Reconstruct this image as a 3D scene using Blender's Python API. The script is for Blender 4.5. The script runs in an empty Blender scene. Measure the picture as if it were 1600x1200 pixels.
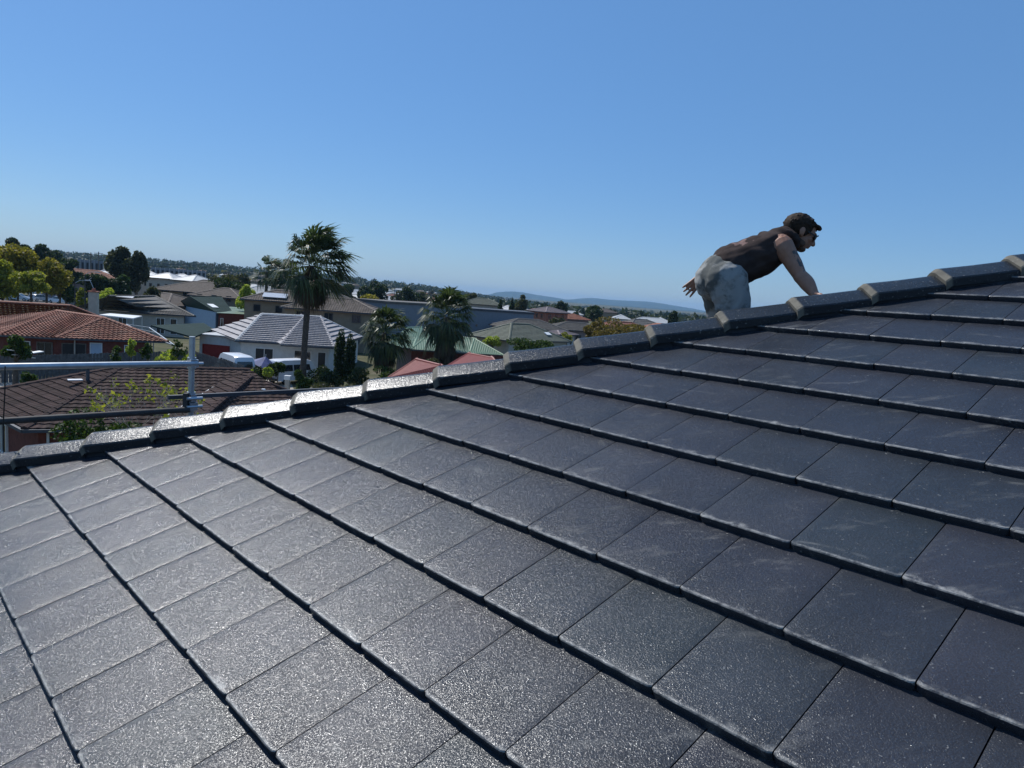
import bpy, bmesh, math, random
import numpy as np
from mathutils import Vector, Matrix, noise

R = math.radians
SC = bpy.context.scene
COL = SC.collection

# ---------------------------------------------------------------- camera, light, sky, exposure
H = 8.2                       # eye height above the street, metres
FPX = 1127.45                 # focal length in pixels of a 1600 px wide frame
CW = Matrix(((0.9973222, 0.0731335, 0.0), (0.0088034, -0.1200518, 0.9927286), (0.0726018, -0.9900702, -0.1203741)))
cam = bpy.data.cameras.new('camera')
cam_o = bpy.data.objects.new('camera', cam)
COL.objects.link(cam_o)
cam.sensor_fit = 'HORIZONTAL'
cam.sensor_width = 36.0
cam.lens = 36.0 * FPX / 1600.0
cam.clip_start = 0.05
cam.clip_end = 40000
m3 = Matrix([[CW[i][0], -CW[i][1], -CW[i][2]] for i in range(3)])
mm = m3.to_4x4(); mm.translation = (0, 0, H)
cam_o.matrix_world = mm
SC.camera = cam_o

SUN_AZ, SUN_EL = 45.0, 50.5   # degrees left of the view direction, above the horizon
w = bpy.data.worlds.new('World'); SC.world = w; w.use_nodes = True
nt = w.node_tree
sky = nt.nodes.new('ShaderNodeTexSky'); sky.sky_type = 'NISHITA'; sky.sun_disc = False
sky.sun_elevation = R(SUN_EL); sky.sun_rotation = R(-SUN_AZ)
sky.altitude = 0; sky.air_density = 1.0; sky.dust_density = 0.35; sky.ozone_density = 3.0
bg = nt.nodes['Background']; bg.inputs[1].default_value = 0.095
hs = nt.nodes.new('ShaderNodeHueSaturation'); hs.inputs['Saturation'].default_value = 1.28
tn = nt.nodes.new('ShaderNodeMix'); tn.data_type = 'RGBA'; tn.blend_type = 'MULTIPLY'; tn.inputs[0].default_value = 1; tn.inputs[7].default_value = (.84, .97, 1.16, 1)
nt.links.new(sky.outputs[0], hs.inputs['Color']); nt.links.new(hs.outputs[0], tn.inputs[6]); ax = nt.nodes.new('ShaderNodeMix'); ax.data_type = 'RGBA'; ax.inputs[0].default_value = .5; ax.inputs[7].default_value = (1.9, 3.9, 7.2, 1)
nt.links.new(tn.outputs[2], ax.inputs[6]); nt.links.new(ax.outputs[2], bg.inputs[0])
sl = bpy.data.lights.new('sun', 'SUN'); sl.energy = 4.6; sl.angle = R(0.53); sl.color = (1.0, 0.975, 0.935)
so = bpy.data.objects.new('sun', sl); COL.objects.link(so)
sd = Vector((-math.sin(R(SUN_AZ)) * math.cos(R(SUN_EL)), math.cos(R(SUN_AZ)) * math.cos(R(SUN_EL)), math.sin(R(SUN_EL))))
so.rotation_euler = sd.to_track_quat('Z', 'Y').to_euler()
SC.view_settings.view_transform = 'Standard'
SC.view_settings.look = 'None'
SC.view_settings.exposure = 0.0
SC.view_settings.gamma = 1.0
SC.render.engine = 'CYCLES'
SC.cycles.max_bounces = 6
SC.cycles.volume_bounces = 0
SC.cycles.transparent_max_bounces = 12

# ---------------------------------------------------------------- survey helpers: where a sight line meets a level
def ray(px, py):
    return CW @ Vector((px - 800, py - 600, FPX))
def P(px, py, z):
    r = ray(px, py); k = (z - H) / r.z
    return Vector((r.x * k, r.y * k, z))
def D(px, py, d):
    r = ray(px, py); k = d / math.hypot(r.x, r.y)
    return Vector((r.x * k, r.y * k, H + r.z * k))
def Y(px, py, y):
    r = ray(px, py); k = y / r.y
    return Vector((r.x * k, y, H + r.z * k))
def ground(x, y):
    d = math.hypot(x, y)
    az = math.degrees(math.atan2(x, max(y, 1e-3)))
    t = min(max((d - 500) / 1100, 0), 1); t = t * t * (3 - 2 * t)
    l = min(max((4 - az) / 26, 0), 1)
    rr = min(max((az + 10) / 16, 0), 1); rr = rr * rr * (3 - 2 * rr)
    t2 = min(max((d - 190) / 900, 0), 1); t2 = t2 * t2 * (3 - 2 * t2)
    return (t * (4 + 17 * l) * (1 - rr) - t2 * 15 * rr) * (1 if y > 0 else 0.2)

# ---------------------------------------------------------------- object helpers
def tag(o, label=None, cat=None, group=None, kind=None):
    if label: o['label'] = label
    if cat: o['category'] = cat
    if group: o['group'] = group
    if kind: o['kind'] = kind
    return o
def thing(name, label, cat, loc=(0, 0, 0), rz=0, group=None):
    o = bpy.data.objects.new(name, None); COL.objects.link(o)
    o.location = loc; o.rotation_euler = (0, 0, rz); o.empty_display_size = .3
    return tag(o, label, cat, group)
def link(name, me, m=None, parent=None):
    o = bpy.data.objects.new(name, me); COL.objects.link(o)
    if m is not None:
        if isinstance(m, (list, tuple)):
            for q in m: me.materials.append(q)
        else: me.materials.append(m)
    if parent is not None: o.parent = parent
    return o
def copy_tree(o, parent=None):
    c = o.copy(); COL.objects.link(c); c.parent = parent
    for ch in list(o.children): copy_tree(ch, c)
    return c

class MB:
    """collects vertices and faces in world (or the thing's) coordinates and links them as one mesh"""
    def __init__(s, origin=(0, 0, 0)):
        s.v = []; s.f = []; s.mi = []; s.uv = {}; s.o = Vector(origin); s.cur = 0; s.M = None
    def vert(s, p):
        p = Vector(p)
        if s.M is not None: p = s.M @ p
        s.v.append(tuple(p - s.o)); return len(s.v) - 1
    def face(s, idx, uv=None):
        s.f.append(tuple(idx)); s.mi.append(s.cur)
        if uv: s.uv[len(s.f) - 1] = uv
    def poly(s, pts, uv=None):
        s.face([s.vert(p) for p in pts], uv)
    def box(s, c, size, rz=0, M=None):
        c = Vector(c); hx, hy, hz = [q / 2 for q in size]
        rm = M if M is not None else Matrix.Rotation(rz, 3, 'Z')
        b = [s.vert(c + rm @ Vector((x * hx, y * hy, z * hz))) for z in (-1, 1) for y in (-1, 1) for x in (-1, 1)]
        for q in ((0, 2, 3, 1), (4, 5, 7, 6), (0, 1, 5, 4), (2, 6, 7, 3), (0, 4, 6, 2), (1, 3, 7, 5)):
            s.face([b[i] for i in q])
    def beam(s, a, b, w, h, up=(0, 0, 1)):
        a = Vector(a); b = Vector(b); d = (b - a); L = d.length; d.normalize()
        x = d.cross(Vector(up)); x.normalize(); u = x.cross(d)
        M = Matrix((x, d, u)).transposed()
        s.box((a + b) / 2, (w, L, h), M=M)
    def tube(s, pts, rad, n=10, cap=True):
        pts = [Vector(p) for p in pts]
        if not isinstance(rad, (list, tuple)): rad = [rad] * len(pts)
        rings = []; ux = None
        for i, p in enumerate(pts):
            d = (pts[min(i + 1, len(pts) - 1)] - pts[max(i - 1, 0)]).normalized()
            if ux is None:
                ux = d.cross(Vector((0, 0, 1)))
                if ux.length < .05: ux = d.cross(Vector((1, 0, 0)))
            ux = (ux - d * ux.dot(d)).normalized(); uy = d.cross(ux)
            rings.append([s.vert(p + (ux * math.cos(2 * math.pi * k / n) + uy * math.sin(2 * math.pi * k / n)) * rad[i]) for k in range(n)])
        for a, b in zip(rings, rings[1:]):
            for k in range(n): s.face((a[k], a[(k + 1) % n], b[(k + 1) % n], b[k]))
        if cap:
            s.face(rings[0][::-1]); s.face(rings[-1])
    def prism(s, ring, z0, z1):
        """vertical prism over a plan polygon"""
        a = [s.vert((p[0], p[1], z0)) for p in ring]; b = [s.vert((p[0], p[1], z1)) for p in ring]
        n = len(ring)
        for k in range(n): s.face((a[k], a[(k + 1) % n], b[(k + 1) % n], b[k]))
        s.face(b); s.face(a[::-1])
    def extrude(s, prof, a, b, up=(0, 0, 1)):
        """profile of (side, up) points swept from a to b"""
        a = Vector(a); b = Vector(b); d = (b - a).normalized(); x = d.cross(Vector(up)).normalized(); u = x.cross(d)
        ra = [s.vert(a + x * p[0] + u * p[1]) for p in prof]; rb = [s.vert(b + x * p[0] + u * p[1]) for p in prof]
        n = len(prof)
        for k in range(n): s.face((ra[k], ra[(k + 1) % n], rb[(k + 1) % n], rb[k]))
        s.face(ra[::-1]); s.face(rb)
    def build(s, name, m=None, parent=None, smooth=False, recalc=True, loc=None, sharp=38):
        me = bpy.data.meshes.new(name)
        me.from_pydata(s.v, [], s.f)
        if s.uv:
            l = me.uv_layers.new(name='uv')
            for i, uv in s.uv.items():
                p = me.polygons[i]
                for k, li in enumerate(p.loop_indices): l.data[li].uv = uv[k]
        if isinstance(m, (list, tuple)):
            for p, k in zip(me.polygons, s.mi): p.material_index = k
        if recalc:
            bm = bmesh.new(); bm.from_mesh(me); bmesh.ops.recalc_face_normals(bm, faces=bm.faces); bm.to_mesh(me); bm.free()
        if smooth:
            me.shade_smooth()
            if smooth == 'auto':
                me.set_sharp_from_angle(angle=R(sharp))
        o = link(name, me, m, parent)
        if loc is not None: o.location = loc
        return o

# ---------------------------------------------------------------- materials
class N:
    def __init__(s, name):
        s.m = bpy.data.materials.new(name); s.m.use_nodes = True; s.t = s.m.node_tree
        s.b = s.t.nodes['Principled BSDF']
    def new(s, t, **kw):
        n = s.t.nodes.new('ShaderNode' + t)
        for k, v in kw.items():
            if hasattr(n, k): setattr(n, k, v)
            else: n.inputs[k].default_value = v
        return n
    def l(s, a, b): s.t.links.new(a, b)
    def math(s, op, a, b=None, clamp=False):
        n = s.t.nodes.new('ShaderNodeMath'); n.operation = op; n.use_clamp = clamp
        for i, q in enumerate((a, b)):
            if q is None: continue
            if isinstance(q, (int, float)): n.inputs[i].default_value = q
            else: s.l(q, n.inputs[i])
        return n.outputs[0]
    def mix(s, fac, a, b, mode='MIX'):
        n = s.t.nodes.new('ShaderNodeMix'); n.data_type = 'RGBA'; n.blend_type = mode
        for i, q in ((0, fac), (6, a), (7, b)):
            if isinstance(q, (int, float)): n.inputs[i].default_value = q
            elif isinstance(q, tuple): n.inputs[i].default_value = (*q[:3], 1)
            else: s.l(q, n.inputs[i])
        return n.outputs[2]
    def noise(s, scale, detail=3, rough=.55, vec=None, out=0, stretch=None):
        n = s.t.nodes.new('ShaderNodeTexNoise'); n.inputs['Scale'].default_value = scale
        n.inputs['Detail'].default_value = detail; n.inputs['Roughness'].default_value = rough
        if vec is None: vec = s.geo()
        if stretch:
            mp = s.t.nodes.new('ShaderNodeMapping'); mp.inputs['Scale'].default_value = stretch
            if len(stretch) > 3: pass
            s.l(vec, mp.inputs['Vector']); vec = mp.outputs[0]
        s.l(vec, n.inputs['Vector']); return n.outputs[out]
    def geo(s):
        if not hasattr(s, '_g'): s._g = s.t.nodes.new('ShaderNodeNewGeometry')
        return s._g.outputs['Position']
    def ramp(s, fac, *stops):
        n = s.t.nodes.new('ShaderNodeValToRGB'); e = n.color_ramp.elements
        while len(e) < len(stops): e.new(.5)
        for k, (p, c) in enumerate(stops):
            e[k].position = p; c = c if isinstance(c, tuple) else (c, c, c); e[k].color = (*c[:3], 1)
        s.l(fac, n.inputs[0]); return n.outputs[0]
    def bump(s, h, strength=.3, dist=.01, prev=None):
        n = s.t.nodes.new('ShaderNodeBump'); n.inputs['Strength'].default_value = strength; n.inputs['Distance'].default_value = dist
        s.l(h, n.inputs['Height'])
        if prev is not None: s.l(prev, n.inputs['Normal'])
        return n.outputs[0]
    def set(s, **kw):
        for k, v in kw.items():
            k = {'base': 'Base Color', 'rough': 'Roughness', 'spec': 'Specular IOR Level', 'metal': 'Metallic', 'normal': 'Normal', 'coat': 'Coat Weight', 'coatr': 'Coat Roughness', 'trans': 'Transmission Weight', 'alpha': 'Alpha'}[k]
            i = s.b.inputs[k]
            if isinstance(v, (int, float)): i.default_value = v
            elif isinstance(v, tuple): i.default_value = (*v[:3], 1)
            else: s.l(v, i)
        return s
def plain(name, c, rough=.6, var=.25, scale=3, spec=.4, metal=0, bump=0, bscale=60):
    n = N(name)
    f = n.noise(scale, 4)
    a = tuple(q * (1 - var) for q in c); b = tuple(min(q * (1 + var), 1) for q in c)
    n.set(base=n.ramp(f, (.3, a), (.7, b)), rough=rough, spec=spec, metal=metal)
    if bump: n.set(normal=n.bump(n.noise(bscale, 3), bump, .01))
    return n.m
def roof_mat(name, c, var=.22, lichen=(.3, .28, .2), lich=.25, rough=.75, spec=.3, tile=.3, course=.33, wave=.5):
    """tiles drawn from the face's own metres: every tile its own shade, round profile as bump"""
    n = N(name)
    uvn = n.new('UVMap'); sep = n.new('SeparateXYZ'); n.l(uvn.outputs[0], sep.inputs[0])
    cu = n.math('FLOOR', n.math('DIVIDE', sep.outputs[0], tile)); cv = n.math('FLOOR', n.math('DIVIDE', sep.outputs[1], course))
    cb = n.new('CombineXYZ'); n.l(cu, cb.inputs[0]); n.l(cv, cb.inputs[1])
    wn = n.new('TexWhiteNoise'); wn.noise_dimensions = '2D'; n.l(cb.outputs[0], wn.inputs['Vector'])
    base = n.ramp(wn.outputs[0], (0, tuple(q * (1 - var) for q in c)), (1, tuple(q * (1 + var) for q in c)))
    pt = n.noise(1.1, 5, .65)
    base = n.mix(n.math('MULTIPLY', n.ramp(pt, (.5, 0.0), (.72, 1.0)), lich), base, lichen)
    fl = n.noise(26, 3, .6)
    base = n.mix(.45, base, n.ramp(fl, (.3, .45), (.7, 1.25)), 'MULTIPLY')
    n.set(base=base, rough=rough, spec=spec)
    wv = n.math('SINE', n.math('MULTIPLY', sep.outputs[0], 2 * math.pi / tile))
    n.set(normal=n.bump(fl, .3, .01, n.bump(wv, wave, .03)))
    return n.m
def leaf_mat(name, c1, c2, trans=.35, rough=.6):
    n = N(name)
    g = n.new('NewGeometry')
    col = n.ramp(g.outputs['Random Per Island'], (0, c1), (.55, tuple((a + b) / 2 for a, b in zip(c1, c2))), (1, c2))
    n.set(base=col, rough=rough, spec=.25)
    tr = n.new('BsdfTranslucent'); n.l(n.mix(1.0, col, (1.1, 1.25, .6), 'MULTIPLY'), tr.inputs[0])
    mx = n.new('MixShader'); mx.inputs[0].default_value = trans
    n.l(n.b.outputs[0], mx.inputs[1]); n.l(tr.outputs[0], mx.inputs[2])
    n.l(mx.outputs[0], n.t.nodes['Material Output'].inputs[0])
    return n.m

M = {}
M['white_wall'] = plain('white_wall', (.62, .62, .6), .8, .08)
M['cream_wall'] = plain('cream_wall', (.46, .41, .34), .85, .1)
M['brown_brick'] = plain('brown_brick', (.2, .135, .09), .85, .2, 6)
M['grey_brown'] = plain('grey_brown', (.29, .215, .145), .85, .15, 2)
M['red_brick'] = plain('red_brick', (.15, .043, .03), .85, .25, 6)
M['blue_wall'] = plain('blue_wall', (.42, .52, .62), .8, .06)
M['grey_wall'] = plain('grey_wall', (.2, .215, .24), .75, .08)
M['dark_grey'] = plain('dark_grey', (.06, .065, .075), .6, .15)
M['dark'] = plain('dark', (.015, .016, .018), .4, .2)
M['glass'] = plain('glass', (.02, .025, .03), .08, .1, spec=.8)
M['white_paint'] = plain('white_paint', (.75, .75, .73), .45, .05)
M['timber'] = plain('timber', (.17, .145, .12), .85, .3, 9)
M['fence_grey'] = plain('fence_grey', (.12, .115, .11), .9, .35, 5)
M['concrete'] = plain('concrete', (.33, .3, .25), .9, .18, 1.3, bump=.2, bscale=12)
M['bark'] = plain('bark', (.11, .085, .065), .9, .35, 5, bump=.6, bscale=14)
M['steel'] = plain('steel', (.47, .5, .53), .38, .12, 20, metal=.85)
M['steel_dark'] = plain('steel_dark', (.05, .047, .045), .7, .3, 12)
M['red_paint'] = plain('red_paint', (.3, .03, .025), .6, .15)
M['terracotta'] = plain('terracotta', (.35, .13, .08), .8, .2)
M['panel'] = plain('panel', (.45, .47, .5), .25, .1, spec=.9)
M['rubber'] = plain('rubber', (.02, .02, .02), .8, .2)
M['car_white'] = plain('car_white', (.72, .73, .75), .25, .03, spec=.6)
M['car_silver'] = plain('car_silver', (.4, .42, .44), .25, .03, spec=.6, metal=.4)
M['car_dark'] = plain('car_dark', (.04, .045, .06), .2, .03, spec=.7)
M['asphalt'] = plain('asphalt', (.06, .06, .06), .95, .2, 2)
M['green_metal'] = plain('green_metal', (.02, .055, .045), .55, .15)
M['mauve_brick'] = plain('mauve_brick', (.3, .22, .2), .85, .15, 4)
M['lamp_red'] = plain('lamp_red', (.4, .02, .02), .3, .1)
# ---------------------------------------------------------------- the charcoal tiled roof the photo is taken from
RA = Vector((0.68592466, -0.72767256, 0.0)); RB = Vector((0.68203439, 0.64290483, 0.34857205))
RN = Vector((-0.25364631, -0.23909416, 0.93728199)); RT = Vector((-1.07818025, 1.73898661, 6.97621856))
TW, GA, STEP = 0.3, 0.3 * 1.1146658, 0.027
HY = 3.925                    # the hip runs along x at this y
ROW0, ROW1, TMAX = -2, 25, 17
def roof_z(x, y):
    yy = y if y <= HY else 2 * HY - y
    return RT.z - (RN.x * (x - RT.x) + RN.y * (yy - RT.y)) / RN.z
def hip_p(x): return Vector((x, HY, roof_z(x, HY)))

n = N('charcoal_tile')
uvn = n.new('UVMap', uv_map='uv'); sep = n.new('SeparateXYZ'); n.l(uvn.outputs[0], sep.inputs[0])
idn = n.new('UVMap', uv_map='tile'); 
wn = n.new('TexWhiteNoise'); wn.noise_dimensions = '2D'; n.l(idn.outputs[0], wn.inputs['Vector'])
pos = n.geo()
tone = n.ramp(wn.outputs[0], (0, (.023, .027, .034)), (.35, (.033, .034, .043)), (.7, (.026, .033, .039)), (1, (.039, .04, .049)))
mott = n.noise(3.2, 5, .6)
tone = n.mix(.75, tone, n.ramp(mott, (.25, .7), (.75, 1.35)), 'MULTIPLY')
tint = n.noise(2.3, 2, .5, out=1)
tone = n.mix(.05, tone, tint, 'OVERLAY')
# pale scuffs: streaks across tiles, wear on the front lip, specks
st1 = n.noise(5.5, 5, .72, stretch=(1, 3.4, 1))
streak = n.math('MULTIPLY', n.ramp(st1, (.56, 0.0), (.78, 1.0)), n.ramp(n.noise(1.2, 2), (.42, 0.0), (.62, 1.0)))
lipm = n.ramp(sep.outputs[1], (.0, 1.0), (.04, .7), (.09, 0.0))
lipn = n.ramp(n.noise(17, 4, .7), (.5, 0.0), (.66, 1.0)); 
lipl = n.ramp(n.noise(2.6, 2, .5), (.42, 0.0), (.6, 1.0))
lip = n.math('MULTIPLY', n.math('MULTIPLY', lipm, lipn), lipl)
thin = n.math('MULTIPLY', n.ramp(sep.outputs[1], (0, 1.0), (.022, .8), (.036, 0.0)), n.ramp(n.noise(30, 4, .7), (.38, .1), (.6, .75)))
lip = n.math('MAXIMUM', lip, thin)
speck = n.ramp(n.noise(120, 1, .4), (.735, 0.0), (.76, 1.0))
edge2 = n.ramp(sep.outputs[0], (0, .55), (.07, 0.0), (.93, 0.0), (1, .55))
dirt = n.math('MULTIPLY', edge2, n.ramp(n.noise(6, 4, .7), (.45, 0.0), (.7, .6)))
scr = n.new('TexWave', bands_direction='DIAGONAL'); scr.inputs['Scale'].default_value = 1.3; scr.inputs['Distortion'].default_value = 9
scr.inputs['Detail'].default_value = 2; n.l(pos, scr.inputs['Vector'])
scratch = n.math('MULTIPLY', n.ramp(scr.outputs[1], (.985, 0.0), (1.0, 1.0)), n.math('MULTIPLY', n.ramp(n.noise(4, 2), (.52, 0.0), (.66, .5)), n.ramp(n.noise(11, 3), (.45, 0.0), (.6, 1.0))))
dust = (.30, .30, .28)
col = n.mix(n.math('MULTIPLY', streak, .3), tone, dust)
col = n.mix(n.math('MULTIPLY', lip, .85), col, (.42, .41, .38))
col = n.mix(n.math('MULTIPLY', speck, .35), col, (.4, .4, .38))
col = n.mix(n.math('MULTIPLY', dirt, .35), col, (.16, .15, .13))
col = n.mix(n.math('MULTIPLY', scratch, .5), col, dust)
g1 = n.noise(260, 2, .6); g2 = n.noise(60, 3, .6)
nb = n.bump(g2, .3, .004, n.bump(g1, .72, .0022))
rgh = n.math('ADD', n.ramp(n.noise(8, 3), (.3, .22), (.7, .32)), n.math('MULTIPLY', streak, .2))
gm = n.ramp(n.noise(260, 3, .75), (.45, 0.0), (.6, 1.0))
rgh = n.math('ADD', n.math('MULTIPLY', gm, -.2), n.math('ADD', rgh, .13))
n.set(base=col, rough=rgh, spec=n.math('ADD', n.math('MULTIPLY', gm, .66), .06), normal=nb)
M['tile'] = n.m

n = N('ridge_cap_tile')
uvn = n.new('UVMap', uv_map='uv'); sep = n.new('SeparateXYZ'); n.l(uvn.outputs[0], sep.inputs[0])
tone = n.ramp(n.noise(4, 5, .6), (.3, (.014, .018, .024)), (.7, (.026, .03, .034)))
endm = n.ramp(sep.outputs[0], (0, 1.0), (.026, .9), (.036, 0.0))
tone = n.mix(n.math('MULTIPLY', endm, n.ramp(n.noise(14, 3), (.3, .55), (.6, .95))), tone, (.2, .185, .15))
spl = n.ramp(n.noise(9, 4, .75), (.66, 0.0), (.75, 1.0))
tone = n.mix(n.math('MULTIPLY', spl, .5), tone, (.35, .34, .31))
tone = n.mix(n.math('MULTIPLY', n.ramp(n.noise(110, 1, .4), (.7, 0.0), (.74, 1.0)), .4), tone, (.4, .4, .38))
gm = n.ramp(n.noise(180, 3, .75), (.42, 0.0), (.6, 1.0))
gm = n.math('MULTIPLY', gm, n.math('SUBTRACT', 1.0, endm))
n.set(base=tone, rough=n.math('ADD', n.math('MULTIPLY', endm, .4), n.math('SUBTRACT', .38, n.math('MULTIPLY', gm, .18))), spec=n.math('ADD', n.math('MULTIPLY', gm, .55), .06), normal=n.bump(n.noise(60, 3, .6), .3, .005, n.bump(n.noise(230, 2, .6), .6, .002)))
M['cap'] = n.m
n = N('bedding_mortar')
n.set(base=n.ramp(n.noise(9, 4), (.3, (.012, .014, .02)), (.7, (.02, .022, .028))), rough=.7, normal=n.bump(n.noise(40, 4), .7, .01))
M['bedding'] = n.m

house = thing('tiled_roof_house', 'two storey house under a new charcoal flat tile roof filling the foreground', 'house', (0, 0, 0))
rnd = random.Random(4)
def tile_mesh():
    vs, fs, uv1, uv2 = [], [], [], []
    def put(t, s, h):
        vs.append(tuple(RT + RA * t + RB * s + RN * h)); return len(vs) - 1
    NU = 16
    for i in range(ROW0, ROW1):
        s0 = i * GA
        th = -9.95 + 1.013 * i
        ks = range(int(math.floor(th)) - 2, TMAX)
        for k in ks:
            t0 = (k + .2 + .5 * (i % 2)) * TW + .003; t1 = t0 + TW - .006
            if t1 < (th - 1.2) * TW: continue
            dz = rnd.uniform(-.0007, .0007); ds = rnd.uniform(-.003, .003); tl = rnd.uniform(-.0014, .0014)
            idr = (i * 7.13 + 3, k * 3.71)
            us = [0, .012, .03] + [.03 + .24 * q / NU for q in range(1, NU)] + [.27, .288, TW - .0032]
            cols = []
            for u in us:
                e = min(u, TW - .0032 - u)
                cn = .007 * max(0, 1 - e / .012) ** 1.4      # rounded corner at the front
                eh = -.0022 * max(0, 1 - e / .016)           # slightly dropped side margins
                j = rnd.uniform(-.0005, .0005); jj = rnd.uniform(-.0004, .0004)
                tt = t0 + u; b0 = s0 + cn + ds + j
                tp = tl * (u / TW - .5) + dz
                sl = -STEP / GA                             # the tile dips back under the next course
                v = []
                v.append((tt, b0 + .003, -STEP - .012, 0.5))
                v.append((tt, b0 + .001 + j, -.014 + tp, 0.5))
                v.append((tt, b0, -.0048 + tp + jj + eh, 0.4))
                v.append((tt, b0 + .0005, -.0035 + tp + jj + eh, .01))
                v.append((tt, b0 + .0035, -.0008 + tp + eh + jj, .01))
                v.append((tt, b0 + .012, sl * .012 + tp + eh, .035))
                v.append((tt, s0 + .1, sl * .1 + tp * .7 + eh + .0006, .3))
                v.append((tt, s0 + .22, sl * .22 + tp * .3 + eh + .0006, .66))
                v.append((tt, s0 + GA + .03, sl * (GA + .03) + eh, 1.0))
                cols.append([(put(a, b, c), (u / TW, d)) for a, b, c, d in v])
            for a, b in zip(cols, cols[1:]):
                for q in range(len(a) - 1):
                    fs.append((a[q][0], b[q][0], b[q + 1][0], a[q + 1][0]))
                    uv1.append((a[q][1], b[q][1], b[q + 1][1], a[q + 1][1])); uv2.append(idr)
            for c, fl in ((cols[0], 1), (cols[-1], 0)):      # side cheeks
                lo = [put(t0 if fl else t1, s0 + .004, -STEP - .012), put(t0 if fl else t1, s0 + GA, -STEP - .03)]
                idx = [q[0] for q in c[1:]] + [lo[1], lo[0]]
                if fl: idx = idx[::-1]
                fs.append(tuple(idx)); uv1.append(tuple([(.5, .5)] * len(idx))); uv2.append(idr)
    me = bpy.data.meshes.new('roof')
    me.from_pydata(vs, [], fs)
    l1 = me.uv_layers.new(name='uv'); l2 = me.uv_layers.new(name='tile')
    a1 = np.array([c for f in uv1 for c in f], dtype=np.float32).ravel()
    a2 = np.array([i for f, i in zip(uv1, uv2) for _ in f], dtype=np.float32).ravel()
    l1.data.foreach_set('uv', a1); l2.data.foreach_set('uv', a2)
    bm = bmesh.new(); bm.from_mesh(me)
    bmesh.ops.bisect_plane(bm, geom=bm.verts[:] + bm.edges[:] + bm.faces[:], plane_co=(0, HY - .02, 0), plane_no=(0, 1, 0), clear_outer=True)
    bm.to_mesh(me); bm.free()
    me.shade_smooth(); me.set_sharp_from_angle(angle=R(30))
    return me
me = tile_mesh()
roof = link('roof', me, M['tile'], house)
# the far slope is the same tiling mirrored across the hip
bm = bmesh.new(); bm.from_mesh(me)
bmesh.ops.transform(bm, matrix=Matrix.Translation((0, 2 * HY, 0)) @ Matrix.Diagonal((1, -1, 1, 1)), verts=bm.verts)
bmesh.ops.reverse_faces(bm, faces=bm.faces)
me2 = bpy.data.meshes.new('roof_far'); bm.to_mesh(me2); bm.free()
roof_far = link('roof', me2, M['tile'], house)
# sarking sheet below both slopes closes the joints
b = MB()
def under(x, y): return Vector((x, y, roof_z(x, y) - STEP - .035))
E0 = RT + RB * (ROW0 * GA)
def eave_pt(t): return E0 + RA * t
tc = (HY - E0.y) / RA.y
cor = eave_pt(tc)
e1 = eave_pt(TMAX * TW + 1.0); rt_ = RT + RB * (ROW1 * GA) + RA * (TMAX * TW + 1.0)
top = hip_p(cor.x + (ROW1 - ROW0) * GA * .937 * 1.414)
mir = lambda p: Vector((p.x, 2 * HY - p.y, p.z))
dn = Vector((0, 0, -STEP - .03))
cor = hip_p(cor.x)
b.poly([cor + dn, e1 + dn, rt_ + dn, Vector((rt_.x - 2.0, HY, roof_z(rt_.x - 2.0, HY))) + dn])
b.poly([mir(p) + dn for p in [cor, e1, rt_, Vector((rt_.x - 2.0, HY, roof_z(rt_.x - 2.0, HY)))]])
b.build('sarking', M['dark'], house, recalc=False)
# ridge caps along the hip
hd = (hip_p(1) - hip_p(0)).normalized(); up = Vector((0, 1, 0)).cross(hd) * -1
if up.z < 0: up = -up
PROF = [(-.108, -.034), (-.1145, .005), (-.11, .013), (-.026, .0565), (-.012, .0605), (0, .0615), (.012, .0605), (.026, .0565), (.11, .013), (.1145, .005), (.108, -.034)]
rc = random.Random(8)
k = -3
while True:
    x0 = -2.305 + .377 * k
    if x0 > 6.6: break
    mb = MB(); L = .402
    jy = rc.uniform(-.006, .006); jr = rc.uniform(-.012, .012)
    if x0 + L * hd.x < cor.x: k += 1; continue
    rings = []
    for (s, off) in ((-.002, -.03), (0.0, .003), (.026, .0165), (.034, .0165), (.2, .002), (L, -.012)):
        ring = []
        for (a, h) in PROF:
            d = Vector((a, max(h, 0) + .0)).normalized() if h > -.01 else Vector((1 if a > 0 else -1, 0))
            aa = a + d.x * off * .6; hh = h + off
            p = hip_p(x0) + hd * s + Vector((0, aa + jy, 0)) + up * (hh + jr * .3 + rc.uniform(-.0006, .0006))
            ring.append((mb.vert(p), (max(s, 0), a)))
        rings.append(ring)
    for r0, r1 in zip(rings, rings[1:]):
        for q in range(len(PROF) - 1):
            ids = (r0[q], r0[q + 1], r1[q + 1], r1[q])
            mb.face([i[0] for i in ids], [i[1] for i in ids])
    mb.face([q[0] for q in rings[0]], [(0, 0)] * len(PROF)); mb.face([q[0] for q in rings[-1]][::-1], [(.5, 0)] * len(PROF))
    o = mb.build('ridge_cap', M['cap'], roof, smooth='auto', sharp=17)
    k += 1
# bedding under the caps
for sgn in (-1, 1):
    mb = MB(); segs = 240; xa, xb = cor.x, 6.9
    prev = None
    for q in range(segs + 1):
        x = xa + (xb - xa) * q / segs
        c = hip_p(x); wob = noise.noise(Vector((x * 9, sgn, 0))) * .004
        y1 = HY + sgn * (.088 + wob); y2 = HY + sgn * (.098 + wob * 1.5)
        ids = [mb.vert((x, y1, c.z - .012)), mb.vert((x, y2, roof_z(x, y2) - .045))]
        if prev: mb.face((prev[0], ids[0], ids[1], prev[1]))
        prev = ids
    mb.build('bedding', M['bedding'], roof, recalc=False)
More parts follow.
